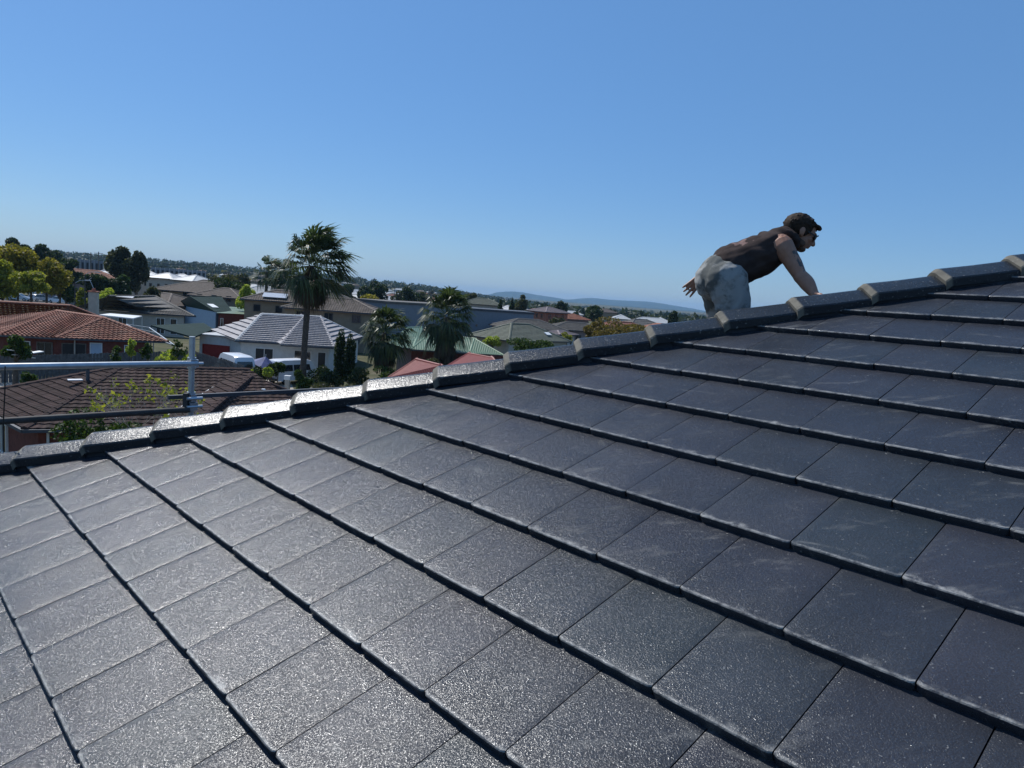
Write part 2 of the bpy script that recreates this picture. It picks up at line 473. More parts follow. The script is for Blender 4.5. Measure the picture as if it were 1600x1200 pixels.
# gutters, fascia and walls
def eave_parts(f):
    a = f(eave_pt(tc - .02) + Vector((0, 0, -.06))); b_ = f(eave_pt(TMAX * TW + 1.0) + Vector((0, 0, -.06)))
    out = f(RB * -1 + RN * 0) if False else None
    return a, b_
outv = Vector((RB.x, RB.y, 0)).normalized() * -1
for mirror in (0, 1):
    ff = (lambda p: Vector((p.x, 2 * HY - p.y, p.z))) if mirror else (lambda p: p)
    od = Vector((outv.x, -outv.y, 0)) if mirror else outv
    a = eave_pt(tc); b_ = eave_pt(TMAX * TW + 1.0)
    g = MB(); a2, b2 = ff(a) + od * .05 - Vector((0, 0, .09)), ff(b_) + od * .05 - Vector((0, 0, .09))
    g.beam(a2, b2, .012, .11); g.beam(a2 + od * -.06 - Vector((0, 0, .055)), b2 + od * -.06 - Vector((0, 0, .055)), .12, .01)
    g.build('gutter', M['dark_grey'], house)
    fz = MB(); fz.beam(ff(a) - od * .035 - Vector((0, 0, .19)), ff(b_) - od * .035 - Vector((0, 0, .19)), .03, .2)
    fz.build('fascia', M['white_paint'], house)
mb = MB()
A_ = eave_pt(tc) - outv * .5; A_.y = HY
x0c = A_.x + .55
B_ = eave_pt(TMAX * TW + .6) - outv * .5
ring = [(x0c, HY, 0), (B_.x, B_.y, 0), (rt_.x + 1, HY, 0), (B_.x, 2 * HY - B_.y, 0)]
mb.prism(ring, 0, 6.5)
mb.build('wall', M['cream_wall'], house)
# ---------------------------------------------------------------- generic builders for the neighbourhood
def course_face(mb, A, B, C, Dp, course=.33, tile=.3, lift=.03, wavy=0.0, cols=0, side=.12):
    """roof plane between eave A-B and ridge D-C laid in stepped courses; uv in metres"""
    A, B, C, Dp = [Vector(q) for q in (A, B, C, Dp)]
    n = (B - A).cross(((C + Dp) / 2 - (A + B) / 2)).normalized()
    if n.z < 0: n = -n
    e = (B - A).normalized()
    slope = (((C + Dp) / 2 - (A + B) / 2) - e * ((C + Dp) / 2 - (A + B) / 2).dot(e)).length
    nc = max(1, int(round(slope / course)))
    for i in range(nc):
        v0, v1 = i / nc, (i + 1) / nc
        l0, r0 = A.lerp(Dp, v0), B.lerp(C, v0); l1, r1 = A.lerp(Dp, v1), B.lerp(C, v1)
        U = [(q - A).dot(e) for q in (l0, r0, l1, r1)]
        umin, umax = min(U[0], U[2]), max(U[1], U[3])
        if wavy:
            st = tile / 4; k0 = int(math.floor(umin / st)); k1 = int(math.ceil(umax / st))
            grid = [q * st for q in range(k0, k1 + 1)]
        else: grid = [umin, umax]
        def pt(l, r, ul, ur, u, h):
            u = min(max(u, ul), ur); k = 0 if ur - ul < 1e-5 else (u - ul) / (ur - ul)
            return l.lerp(r, k) + n * h, u
        prev = None
        for u in grid:
            wv = wavy * math.sin(2 * math.pi * u / tile) if wavy else 0
            p0, u0 = pt(l0, r0, U[0], U[1], u, 0); p1, u1 = pt(l0, r0, U[0], U[1], u, lift + wv); p2, u2 = pt(l1, r1, U[2], U[3], u, 0 + wv)
            ids = [mb.vert(p0), mb.vert(p1), mb.vert(p2)]
            uv = [(u0, i * course), (u0, i * course + .01), (u2, (i + .98) * course)]
            if prev:
                a, ua = prev
                mb.face((a[0], ids[0], ids[1], a[1]), (ua[0], uv[0], uv[1], ua[1]))
                mb.face((a[1], ids[1], ids[2], a[2]), (ua[1], uv[1], uv[2], ua[2]))
            prev = (ids, uv)
def cap_line(mb, a, b, w=.13, h=.1, n=None, seg=.4):
    """row of rounded ridge tiles from a to b"""
    a, b = Vector(a), Vector(b); L = (b - a).length
    k = max(1, int(L / seg)) if n is None else n
    d = (b - a) / k
    for i in range(k):
        p = a + d * i; q = a + d * (i + 1.06)
        prof = [(-w, -.02), (-w * .8, h * .5), (0, h), (w * .8, h * .5), (w, -.02)]
        pr2 = [(x * .9, y - .018) for x, y in prof]
        dd = d.normalized(); x = dd.cross(Vector((0, 0, 1))).normalized(); u = x.cross(dd)
        ra = [mb.vert(p + x * s_ + u * t_) for s_, t_ in prof]; rb = [mb.vert(q + x * s_ + u * t_) for s_, t_ in pr2]
        for j in range(4): mb.face((ra[j], ra[j + 1], rb[j + 1], rb[j]))
        mb.face(ra[::-1])
def inset_ring(ring, d):
    out = []; n = len(ring)
    area = sum(ring[i].x * ring[(i + 1) % n].y - ring[(i + 1) % n].x * ring[i].y for i in range(n))
    sg = 1 if area > 0 else -1
    for i in range(n):
        p0, p1, p2 = ring[i - 1], ring[i], ring[(i + 1) % n]
        e1 = Vector((p1.x - p0.x, p1.y - p0.y)).normalized(); e2 = Vector((p2.x - p1.x, p2.y - p1.y)).normalized()
        n1 = Vector((-e1.y, e1.x)) * sg; n2 = Vector((-e2.y, e2.x)) * sg
        b = (n1 + n2); l = b.length
        if l < .2: b = n1; l = 1
        b = b / l; k = d / max(.35, b.dot(n1))
        out.append(Vector((p1.x + b.x * k, p1.y + b.y * k, 0)))
    return out
def add_opening(parent, a, b, f0, f1, z0, z1, kind='window', mat=None, frame=None, outward=None):
    """a window or door set on the wall line a-b (plan points); outward is the wall's outside normal"""
    a, b = Vector((a[0], a[1], 0)), Vector((b[0], b[1], 0)); e = (b - a); L = e.length; e.normalize()
    c = a + e * (f0 + f1) / 2 * L; wd = (f1 - f0) * L; zc = (z0 + z1) / 2; hh = z1 - z0
    o = outward
    M3 = Matrix((e, o, Vector((0, 0, 1)))).transposed()
    fm = MB()
    t = .06
    for (dx, dz, sx, sz) in ((-wd / 2 + t / 2, 0, t, hh), (wd / 2 - t / 2, 0, t, hh), (0, hh / 2 - t / 2, wd - 2 * t - .002, t), (0, -hh / 2 + t / 2, wd - 2 * t - .002, t)):
        fm.box(c + e * dx + Vector((0, 0, zc + dz)) + o * .03, (sx, .1, sz), M=M3)
    if kind == 'window' and wd > 1.0:
        fm.box(c + Vector((0, 0, zc)) + o * .03, (.05, .09, hh - 2 * t - .002), M=M3)
    w_ = fm.build(kind, frame or M['white_paint'], parent)
    pn = MB(); pn.box(c + Vector((0, 0, zc)) + o * .015, (wd - 2 * t - .01, .03, hh - 2 * t - .01), M=M3)
    pn.build('pane' if kind == 'window' else 'panel', mat or M['glass'], w_)
    return w_
def poly_house(name, label, cat, ring, faces, caps, roofm, wallm, zbase=0, capm=None, wavy=0, lift=.03, overhang=.45, openings=(), group=None, course=.33, gutter=True, capw=.13, tile=.3, wall_ring=None, gutterm=None, capseg=.4, flat=False):
    """ring: eave outline (world points, all at eave height) in order; faces: (eaveL, eaveR, ridgeR, ridgeL)"""
    ctr = sum(ring, Vector()) / len(ring)
    o = thing(name, label, cat, (ctr.x, ctr.y, zbase), 0, group)
    O = (ctr.x, ctr.y, zbase)
    ze = ring[0].z
    mb = MB(O)
    for fq in faces: course_face(mb, *fq, course=course, lift=lift, wavy=wavy, tile=tile)
    mb.poly([p - Vector((0, 0, .04)) for p in ring])
    r = mb.build('roof', roofm, o, recalc=False)
    if caps:
        for a, b in caps:
            cb = MB(O); cap_line(cb, a, b, w=capw, h=capw * .75, seg=capseg)
            cb.build('ridge_cap', capm or roofm, r, recalc=False)
    wr = inset_ring(wall_ring or ring, overhang)
    wb = MB(O); wb.prism(wr, zbase, ze - .06)
    wl = wb.build('wall', wallm, o)
    if gutter:
        gb = MB(O); n = len(ring)
        og = inset_ring(ring, -.06)
        for i in range(n):
            a, b = og[i].copy(), og[(i + 1) % n].copy(); a.z = b.z = ze - .07
            gb.beam(a, b, .12, .11)
        gb.build('gutter', gutterm or M['dark_grey'], o)
    n = len(wr)
    area = sum(wr[i].x * wr[(i + 1) % n].y - wr[(i + 1) % n].x * wr[i].y for i in range(n))
    sg = 1 if area > 0 else -1
    for op in openings:
        i, f0, f1, z0, z1 = op[:5]
        a, b = wr[i] - Vector((O[0], O[1], 0)), wr[(i + 1) % n] - Vector((O[0], O[1], 0))
        e = (b - a).normalized(); out = Vector((e.y, -e.x, 0)) * sg
        kind = op[5] if len(op) > 5 else 'window'; mt = M[op[6]] if len(op) > 6 else None
        fr = M[op[7]] if len(op) > 7 else None
        add_opening(o, a, b, f0, f1, z0, z1, kind, mt, fr, out)
    return o
def hip_data(cx, cy, rot, L, Wd, ze, pitch=22, z0=0, gable=0):
    c, s = math.cos(R(rot)), math.sin(R(rot)); hr = Wd / 2 * math.tan(R(pitch)); rl = (L - Wd * (1 - gable)) / 2
    T = lambda a, b, h: Vector((cx + c * a - s * b, cy + s * a + c * b, z0 + ze + h))
    c0, c1, c2, c3 = T(-L / 2, -Wd / 2, 0), T(L / 2, -Wd / 2, 0), T(L / 2, Wd / 2, 0), T(-L / 2, Wd / 2, 0)
    r0, r1 = T(-rl, 0, hr), T(rl, 0, hr)
    return [c0, c1, c2, c3], [(c0, c1, r1, r0), (c1, c2, r1, r1), (c2, c3, r0, r1), (c3, c0, r0, r0)], [(r0, r1), (c0, r0), (c1, r1), (c2, r1), (c3, r0)]
def hip_house(name, label, cat, cx, cy, rot, L, Wd, ze, roofm, wallm, pitch=22, zbase=None, **kw):
    z0 = ground(cx, cy) if zbase is None else zbase
    ring, faces, caps = hip_data(cx, cy, rot, L, Wd, ze, pitch, z0)
    return poly_house(name, label, cat, ring, faces, caps, roofm, wallm, zbase=z0, **kw)

# ---- trees
def leaf_cloud(mb, pts, size, rnd, flat=.0, tri=False):
    for p in pts:
        s = size * rnd.uniform(.6, 1.35)
        a = Vector((rnd.gauss(0, 1), rnd.gauss(0, 1), rnd.gauss(0, 1))).normalized()
        b = a.cross(Vector((rnd.gauss(0, 1), rnd.gauss(0, 1), rnd.gauss(0, 1)))).normalized()
        a *= s; b *= s * .55
        mb.poly([p - a, p + b * .9 - a * .1, p + a, p - b * .9 + a * .1])
def crown_points(rnd, n, rx, rz, cz, lumps=9, shape='round', lr=.45):
    """leaf positions: shells of many lumps, so sky shows between them"""
    L = []
    for i in range(lumps):
        th = rnd.uniform(0, 2 * math.pi)
        if shape == 'cone':
            t = (i + .5) / lumps; r = (1 - t) * .75; L.append((math.cos(th) * r * rx * rnd.uniform(.2, .7), math.sin(th) * r * rx * rnd.uniform(.2, .7), cz - rz + 2 * rz * t, rx * (1.05 - t) * .62, rz * .25))
        elif shape == 'column':
            t = (i + .5) / lumps; L.append((rnd.uniform(-.15, .15) * rx, rnd.uniform(-.15, .15) * rx, cz - rz + 2 * rz * t, rx * (.85 if t < .75 else .85 * (1.2 - t) * 2.1), rz * .3))
        else:
            u = rnd.uniform(-.75, .95); r = math.sqrt(max(0, 1 - u * u)) * rnd.uniform(.35, .8)
            q = rnd.uniform(.7, 1.3) * lr
            L.append((math.cos(th) * r * rx, math.sin(th) * r * rx, cz + u * rz * .72, rx * q, rz * q * .8))
    out = []
    wts = [l[3] ** 2 for l in L]
    for _ in range(n):
        l = rnd.choices(L, wts)[0]
        while True:
            v = Vector((rnd.gauss(0, 1), rnd.gauss(0, 1), rnd.gauss(0, 1))).normalized()
            if v.z > -.75 or rnd.random() < .4: break
        k = rnd.uniform(.55, 1.05) ** .6
        out.append(Vector((l[0] + v.x * l[3] * k, l[1] + v.y * l[3] * k, l[2] + v.z * l[4] * k)))
    return out, L
def tree_proto(rnd, h, rx, rz, leaf, n=2600, lsize=.22, lumps=10, shape='round', trunk_r=.16, lr=.45, bark='bark', name='tree'):
    """returns (trunk mesh, crown mesh) in local coordinates, base at 0"""
    cz = h - rz
    pts, L = crown_points(rnd, n, rx, rz, cz, lumps, shape, lr)
    mb = MB(); leaf_cloud(mb, pts, lsize, rnd)
    co = mb.build('crown', M[leaf], recalc=False); cm = co.data; bpy.data.objects.remove(co)
    tb = MB()
    tb.tube([(0, 0, -.1), (rnd.uniform(-.1, .1), rnd.uniform(-.1, .1), (cz - rz) * .5 + .1), (rnd.uniform(-.2, .2), rnd.uniform(-.2, .2), max(cz - rz * .4, .3)), (0, 0, cz + rz * .4)], [trunk_r * 1.3, trunk_r, trunk_r * .75, trunk_r * .2], 8)
    if shape == 'round':
        for l in L[:7]:
            z0 = max((cz - rz * .7), .3)
            tb.tube([(0, 0, z0), (l[0] * .5, l[1] * .5, (z0 + l[2]) / 2 + .1), (l[0], l[1], l[2])], [trunk_r * .5, trunk_r * .33, trunk_r * .12], 6)
    to = tb.build('trunk', M[bark], smooth=True); tm = to.data; bpy.data.objects.remove(to)
    return tm, cm
def put_tree(meshes, name, label, cat, x, y, z=None, sc=1, rz=0, group=None, sz=None):
    z = ground(x, y) if z is None else z
    o = thing(name, label, cat, (x, y, z), rz, group); o.scale = (sc, sc, sz or sc)
    for nm, me in zip(('trunk', 'crown'), meshes):
        c = bpy.data.objects.new(nm, me); COL.objects.link(c); c.parent = o
    return o

# ---- fan palms
def frond(mb, base, dirv, L, droop, fan, nb, rnd, wind=Vector((0, 0, 0)), wid=.06):
    d = Vector(dirv).normalized()
    tip = base + d * L * .5 + Vector((0, 0, -droop * .15)) + wind * .25
    x = d.cross(Vector((0, 0, 1)))
    if x.length < .1: x = Vector((1, 0, 0))
    x.normalize(); u = x.cross(d)
    mb.poly([base - x * .03, base + x * .03, tip + x * .02, tip - x * .02])
    mb.poly([base - u * .02, base + u * .03, tip + u * .02, tip - u * .02])
    for k in range(nb):
        a = -fan + 2 * fan * (k + rnd.uniform(.2, .8)) / nb
        v = (d * math.cos(a) + x * math.sin(a)).normalized()
        l = L * .62 * (1 - .25 * abs(a) / fan) * rnd.uniform(.85, 1.1)
        m_ = tip + v * l * .55 + wind * .25 * l + u * .05 * math.cos(k * 2.1)
        e_ = tip + v * l * .95 + Vector((0, 0, -droop * rnd.uniform(.7, 1.3) * l * .55)) + wind * .75 * l
        s = v.cross(u).normalized() * wid; uu = u * wid * .35
        mb.poly([tip - s * .3, tip + s * .3, m_ + s + uu, m_ - s - uu])
        mb.poly([m_ - s - uu, m_ + s + uu, e_ + s * .1, e_ - s * .1])
def fan_palm(name, label, x, y, h, tr, crown_r, nf, rnd, wind=(0, 0, 0), skirt=0, lean=(0, 0), leafm='palm', group=None, elev=(-.5, 1.3), z0=0, trunk_top=None):
    o = thing(name, label, 'palm tree', (x, y, z0), 0, group)
    top = Vector((lean[0], lean[1], h)); wind = Vector(wind)
    tb = MB(); pts = []; rs = []
    K = 26
    for i in range(K + 1):
        t = i / K; q = Vector((lean[0] * t * t, lean[1] * t * t, h * t - .1))
        pts.append(q); rs.append(tr * (1.45 - .55 * min(1, t * 5) if t < .2 else .9) * (1 + .06 * ((i % 2) * 2 - 1)))
    tb.tube(pts, rs, 12); tb.build('trunk', M['palm_trunk'], o, smooth=True)
    mb = MB()
    for i in range(nf):
        az = i * 2.39996 + rnd.uniform(-.3, .3); t = (i + .5) / nf
        el = elev[1] + (elev[0] - elev[1]) * t + rnd.uniform(-.15, .15)
        d = Vector((math.cos(az) * math.cos(el), math.sin(az) * math.cos(el), math.sin(el))) + wind * .5
        frond(mb, top + Vector((0, 0, (1 - t) * .3 - .2)) + d * tr * .6, d, crown_r * rnd.uniform(.85, 1.12), .55 + .5 * t, 1.3, 18, rnd, wind * rnd.uniform(.5, 1.1))
    mb.build('crown', M[leafm], o, recalc=False)
    if skirt:
        sb = MB()
        for i in range(int(nf * 1.3)):
            az = i * 2.39996; t = rnd.random(); el = R(-62 - 24 * rnd.random())
            d = Vector((math.cos(az) * math.cos(el), math.sin(az) * math.cos(el), math.sin(el)))
            frond(sb, top + Vector((0, 0, -.2 - t * skirt)) + Vector((math.cos(az), math.sin(az), 0)) * tr, d, crown_r * rnd.uniform(.6, .85), .7, .7, 10, rnd, wind * .1)
        sb.build('dead_fronds', M['dead_frond'], o, recalc=False)
    return o

# ---- vehicles
def car_mesh(o, paint, L, Wd, prof, belt, roofh, wheel_r=.32, van=False, lights=True):
    """prof: side outline (x, z) of the body, front at +x; glasshouse built separately"""
    body = MB(); n = len(prof)
    hw = Wd / 2
    layers = [(-hw + .06, .97), (-hw, 1.0), (-hw, 1.0), (hw, 1.0), (hw - .06, .97)]
    def inset(z): return (0 if z < belt else (z - belt) * .16)
    rings = []
    for (yy, sc) in ((-1, .0), (-.94, 1), (.94, 1), (1, .0)):
        ring = []
        for (px_, pz) in prof:
            w_ = hw - inset(pz)
            yv = (w_ if yy > 0 else -w_) * (1 if abs(yy) == 1 else .93)
            k = .985 if abs(yy) == 1 else 1.0
            ring.append(body.vert((px_ * k, yv, (pz - .55) * k + .55)))
        rings.append(ring)
    for a, b in zip(rings, rings[1:]):
        for q in range(n): body.face((a[q], a[(q + 1) % n], b[(q + 1) % n], b[q]))
    body.face(rings[0][::-1]); body.face(rings[-1])
    body.build('body', paint, o, smooth='auto')
    for sx in (-1, 1):
        for sy in (-1, 1):
            cx = sx * L * .31
            t = MB(); t.tube([(cx, sy * (hw - .2), wheel_r), (cx, sy * (hw + .01), wheel_r)], wheel_r, 18)
            t.build('wheel', M['rubber'], o, smooth='auto')
            r_ = MB(); r_.tube([(cx, sy * (hw + .005), wheel_r), (cx, sy * (hw + .02), wheel_r)], wheel_r * .58, 14)
            r_.build('rim', M['car_silver'], o.children[-1])
def hiace(name, label, x, y, rz, rear_detail=True):
    o = thing(name, label, 'van', (x, y, 0), rz)
    prof = [(-2.35, .35), (-2.4, .6), (-2.38, 1.2), (-2.28, 1.9), (-2.12, 2.16), (-1.6, 2.24), (.9, 2.22), (1.35, 2.1), (1.9, 1.35), (2.35, 1.05), (2.42, .6), (2.38, .35)]
    car_mesh(o, M['car_white'], 4.8, 1.75, prof, 1.05, 2.24)
    g = MB()
    g.poly([(-2.398, -.62, 1.22), (-2.398, .62, 1.22), (-2.31, .56, 1.86), (-2.31, -.56, 1.86)]); g.build('rear_window', M['glass'], o)
    for s in (-1, 1):
        g = MB()
        for (a, b) in ((-2.0, -.75), (-.65, .45), (.55, 1.2)):
            y0, y1 = s * (.875 - .16 * .2 + .004), s * (.875 - .16 * .75 + .006)
            g.poly([(a, y0, 1.25), (b, y0, 1.25), (b - (.0 if b < 1 else .12), y1, 1.8), (a, y1, 1.8)])
        g.build('side_window', M['glass'], o)
        g = MB(); g.box((-2.4, s * .72, 1.0), (.04, .14, .42)); g.build('tail_light', M['lamp_red'], o)
    g = MB(); g.poly([(1.92, -.68, 1.38), (1.92, .68, 1.38), (1.42, .6, 2.04), (1.42, -.6, 2.04)]); g.build('windscreen', M['glass'], o)
    g = MB(); g.box((-2.44, 0, .5), (.1, 1.68, .2)); g.build('bumper', M['dark_grey'], o)
    g = MB(); g.box((-2.415, 0, .8), (.015, .38, .11)); g.build('number_plate', M['white_paint'], o)
    return o
def small_car(name, label, x, y, rz, paint, z=0, group=None):
    o = thing(name, label, 'car', (x, y, z), rz, group)
    prof = [(-2.1, .3), (-2.15, .65), (-2.1, .9), (-1.75, 1.36), (-1.2, 1.48), (.15, 1.46), (1.0, .98), (1.9, .82), (2.12, .6), (2.1, .3)]
    car_mesh(o, paint, 4.2, 1.7, prof, .92, 1.48)
    for s in (-1, 1):
        g = MB(); y0, y1 = s * (.85 + .003), s * (.85 - .16 * .42 + .006)
        g.poly([(-1.75, y0, .98), (.8, y0, .98), (.1, y1, 1.38), (-1.45, y1, 1.38)]); g.build('side_window', M['glass'], o)
    g = MB(); g.poly([(1.0, -.72, 1.0), (1.0, .72, 1.0), (.22, .62, 1.43), (.22, -.62, 1.43)]); g.build('windscreen', M['glass'], o)
    g = MB(); g.poly([(-2.08, -.7, .96), (-2.08, .7, .96), (-1.79, .62, 1.33), (-1.79, -.62, 1.33)]); g.build('rear_window', M['glass'], o)
    return o
# ---------------------------------------------------------------- materials of the neighbourhood
M['leaf_dark'] = leaf_mat('leaf_dark', (.018, .03, .012), (.062, .085, .03), .28)
M['leaf_mid'] = leaf_mat('leaf_mid', (.025, .045, .012), (.08, .12, .03), .3)
M['leaf_yellow'] = leaf_mat('leaf_yellow', (.13, .15, .02), (.42, .38, .07), .4)
M['leaf_olive'] = leaf_mat('leaf_olive', (.11, .1, .018), (.38, .29, .06), .45)
M['leaf_gum'] = leaf_mat('leaf_gum', (.035, .042, .022), (.12, .115, .06), .3)
M['leaf_lime'] = leaf_mat('leaf_lime', (.2, .26, .03), (.5, .5, .12), .45)
M['leaf_far'] = leaf_mat('leaf_far', (.035, .05, .035), (.1, .115, .08), .2)
M['palm'] = leaf_mat('palm', (.028, .042, .018), (.1, .125, .055), .3, .42)
M['leaf_rust'] = leaf_mat('leaf_rust', (.08, .06, .015), (.23, .16, .045), .35)
M['dead_frond'] = leaf_mat('dead_frond', (.05, .035, .022), (.15, .11, .07), .15)
M['palm_trunk'] = plain('palm_trunk', (.09, .07, .055), .9, .4, 8, bump=.8, bscale=10)
M['twig'] = plain('twig', (.36, .32, .28), .8, .2, 8)
M['roof_brown'] = roof_mat('roof_brown', (.056, .036, .032), .4, (.07, .06, .05), .4, rough=.9, spec=.12)
M['roof_terracotta'] = roof_mat('roof_terracotta', (.22, .082, .05), .35, (.11, .062, .045), .5)
M['roof_orange'] = roof_mat('roof_orange', (.3, .12, .07), .3, (.16, .09, .06), .4)
M['roof_grey'] = roof_mat('roof_grey', (.1, .092, .082), .25, (.19, .18, .15), .5)
M['roof_taupe'] = roof_mat('roof_taupe', (.13, .1, .08), .2, (.2, .18, .15), .4)
M['roof_white'] = roof_mat('roof_white', (.35, .33, .33), .14, (.2, .19, .19), .35, wave=.35)
M['roof_pale'] = plain('roof_pale', (.44, .44, .43), .55, .1)
M['roof_green'] = roof_mat('roof_green', (.085, .15, .085), .08, (.14, .17, .12), .4, rough=.5, tile=.22, course=2.5, wave=.4)
M['roof_redmetal'] = roof_mat('roof_redmetal', (.24, .055, .042), .06, (.28, .1, .08), .3, rough=.5, tile=.12, course=2.5, wave=.7)
M['roof_darkgreen'] = roof_mat('roof_darkgreen', (.013, .032, .028), .06, (.06, .09, .08), .3, rough=.85, spec=.1, tile=.15, course=2.5, wave=.4)
M['roof_greygreen'] = roof_mat('roof_greygreen', (.13, .14, .105), .15, (.2, .19, .15), .4)
M['roof_mauve'] = roof_mat('roof_mauve', (.22, .18, .18), .15, (.26, .22, .2), .4)

# ---------------------------------------------------------------- ground, roads, hills
def fan_grid(r_list, az0, az1, na, zf):
    mb = MB(); prev = None
    for r in r_list:
        row = []
        for k in range(na + 1):
            a = R(az0 + (az1 - az0) * k / na); x, y = r * math.sin(a), r * math.cos(a)
            row.append(mb.vert((x, y, zf(x, y))))
        if prev:
            for k in range(na): mb.face((prev[k], prev[k + 1], row[k + 1], row[k]))
        prev = row
    return mb
n = N('town_ground')
big = n.noise(.02, 4); mid = n.noise(.35, 5, .65); fine = n.noise(3, 4)
g = n.ramp(mid, (.35, (.05, .06, .022)), (.55, (.09, .085, .04)), (.7, (.16, .135, .09)))
g = n.mix(.5, g, n.ramp(fine, (.3, .5), (.7, 1.3)), 'MULTIPLY')
g = n.mix(n.ramp(big, (.45, 0.0), (.6, .7)), g, (.1, .09, .06))
n.set(base=g, rough=.95, spec=.2); M['ground'] = n.m
gr = fan_grid([0.5, 10, 30, 60, 100, 160, 250, 400, 500, 600, 700, 800, 900, 1000, 1200, 1400, 1600, 2000, 3000, 5000, 9000, 16000, 30000], -180, 180, 120, lambda x, y: ground(x, y))
tag(gr.build('ground', M['ground'], smooth=True), kind='structure')
n = N('hill_forest')
n.set(base=n.ramp(n.noise(.004, 6, .6), (.35, (.02, .035, .022)), (.65, (.05, .07, .04))), rough=1.0, spec=.1); M['hill'] = n.m
HP = [(640, 470), (700, 468), (745, 466), (760, 463), (775, 458.5), (790, 457), (803, 457), (818, 458.5), (840, 462.5), (865, 466), (885, 469.5), (897, 469), (910, 467.5), (925, 467), (945, 469), (965, 470.5), (985, 471.5), (1010, 472.5), (1030, 475), (1060, 480), (1085, 484), (1110, 489), (1150, 496), (1300, 505)]
mb = MB(); rows = []
hx = []
for i in range(len(HP) - 1):
    for k in range(6):
        t = k / 6; hx.append((HP[i][0] * (1 - t) + HP[i + 1][0] * t, HP[i][1] * (1 - t) + HP[i + 1][1] * t))
for fr_, dist in ((0.0, 7600), (.35, 8100), (.72, 8600), (1.0, 9000), (.6, 9600), (0.0, 10500)):
    row = []
    for (px, py) in hx:
        top = D(px, py - 1.5, 9000); base = ground(*(D(px, py, dist).xy))
        q = D(px, py, dist)
        nz = noise.noise(Vector((q.x / 600, q.y / 600, 3.1))) * 10 + noise.noise(Vector((q.x / 90, q.y / 90, 1.7))) * 2.2
        z = base - 2 + fr_ * max(top.z - base + 2, 0) + (nz if 0 < fr_ < 1 else nz * .12 if fr_ else 0)
        row.append(mb.vert((q.x, q.y, z)))
    rows.append(row)
for a, b in zip(rows, rows[1:]):
    for k in range(len(a) - 1): mb.face((a[k], a[k + 1], b[k + 1], b[k]))
tag(mb.build('hills', M['hill'], smooth=True), kind='structure')
def sheet(name, pts, m, z=.004):
    mb = MB(); mb.poly([Vector((p[0], p[1], z)) for p in pts]); return tag(mb.build(name, m, recalc=False), kind='structure')
def G(px, py): return P(px, py, 0)
# near street on the left where the cars stand, and the cross street further off
sa = [P(-160, 452, 0), P(140, 468, 0), P(160, 478, 0), P(-160, 472, 0)]
sheet('road', sa, M['asphalt'])
sheet('driveway', [P(380, 600, 0), P(398, 582, 0), P(452, 589, 0), P(470, 640, 0), P(400, 640, 0)], M['concrete'], .008)
sheet('path', [P(-120, 600, 0), P(-40, 586, 0), P(22, 586, 0), P(40, 606, 0), P(-20, 650, 0)], M['concrete'], .008)

# ---------------------------------------------------------------- house with the dark brown tiled roof below the scaffold
ZE = 2.6
def V(px, py, z): return P(px, py, z)
# main block (survey fit: centre, turn, size)
ring, faces, caps = hip_data(-14.6, 31.4, 43.5, 15.2, 8.4, ZE, 20.5, 0)
# front wing
c0, c1 = V(278, 672, ZE), V(478, 620, ZE)
A0 = V(38, 670, ZE); rl = V(190, 573.5, 4.1); rr = V(372, 577.5, 4.1)
e_r = (rr - rl).normalized()
bk = V(-60, 619, ZE)
mid_ = rl + e_r * ((rr - rl).length + .5)
A1 = A0 + e_r * ((rr - rl).length + 5.6)
B1_ = A1 + (bk - A0); 
wr0 = V(391, 588, 3.92); wl = V(300, 668, ZE); wrr = V(486, 625, ZE)
wback = V(368, 583, 3.97)
dark = poly_house('brick_house', 'low red brick house with a dark brown tiled hip roof just below the scaffold rails', 'house',
    [A0, A1, B1_, bk],
    [(A0, A1, mid_, rl), (bk, A0, rl, rl), (A1, B1_, mid_, mid_), (B1_, bk, rl, mid_)],
    [(A0, rl), (rl, mid_), (bk, rl)], M['roof_brown'], M['red_brick'], wavy=.012, lift=.035, overhang=.5, capw=.14,
    openings=[(0, .16, .24, .9, 2.1), (0, .03, .035, 0, 2.4, 'door', 'dark'), (3, .3, .5, .9, 2.1)])
O_ = Vector(dark.location)
roofA = [c for c in dark.children if c.name.startswith('roof')][0]
mb = MB(O_)
wl = V(268, 693, ZE)
wl2 = wl + (wback - wr0) * 1.0 + Vector((-1.5, 1.0, 0)); wl2.z = ZE
course_face(mb, wl, wrr, wr0, wr0, wavy=.012, lift=.035)
va = wl2 + Vector((.8, .6, .25)); course_face(mb, va, wl, wr0, wback, lift=.035)
mb.poly([va, wback, wback - Vector((0, 0, .8)), va - Vector((0, 0, .8))])
wr_b = wrr + (wback - wr0) * 3; wr_b.z = ZE
course_face(mb, wrr, wr_b, wback + (wback - wr0) * 1.5, wr0, lift=.035)
mb.build('roof', M['roof_brown'], dark, recalc=False)
for a, b_ in ((wl, wr0), (wr0, wback), (wrr, wr0)):
    cb = MB(O_); cap_line(cb, a, b_, .14, .1); cb.build('ridge_cap', M['roof_brown'], roofA, recalc=False)
vb = MB(O_); vb.beam(va.lerp(wback, .1) + Vector((-.03, 0, -.03)), wback + Vector((-.03, 0, -.05)), .07, .04); vb.build('valley_flashing', M['white_paint'], roofA)
wb = MB(O_); wb.prism(inset_ring([wl, wrr, wr_b, wl + (wr_b - wrr)], .5), 0, ZE - .05); wb.build('wall', M['red_brick'], dark)
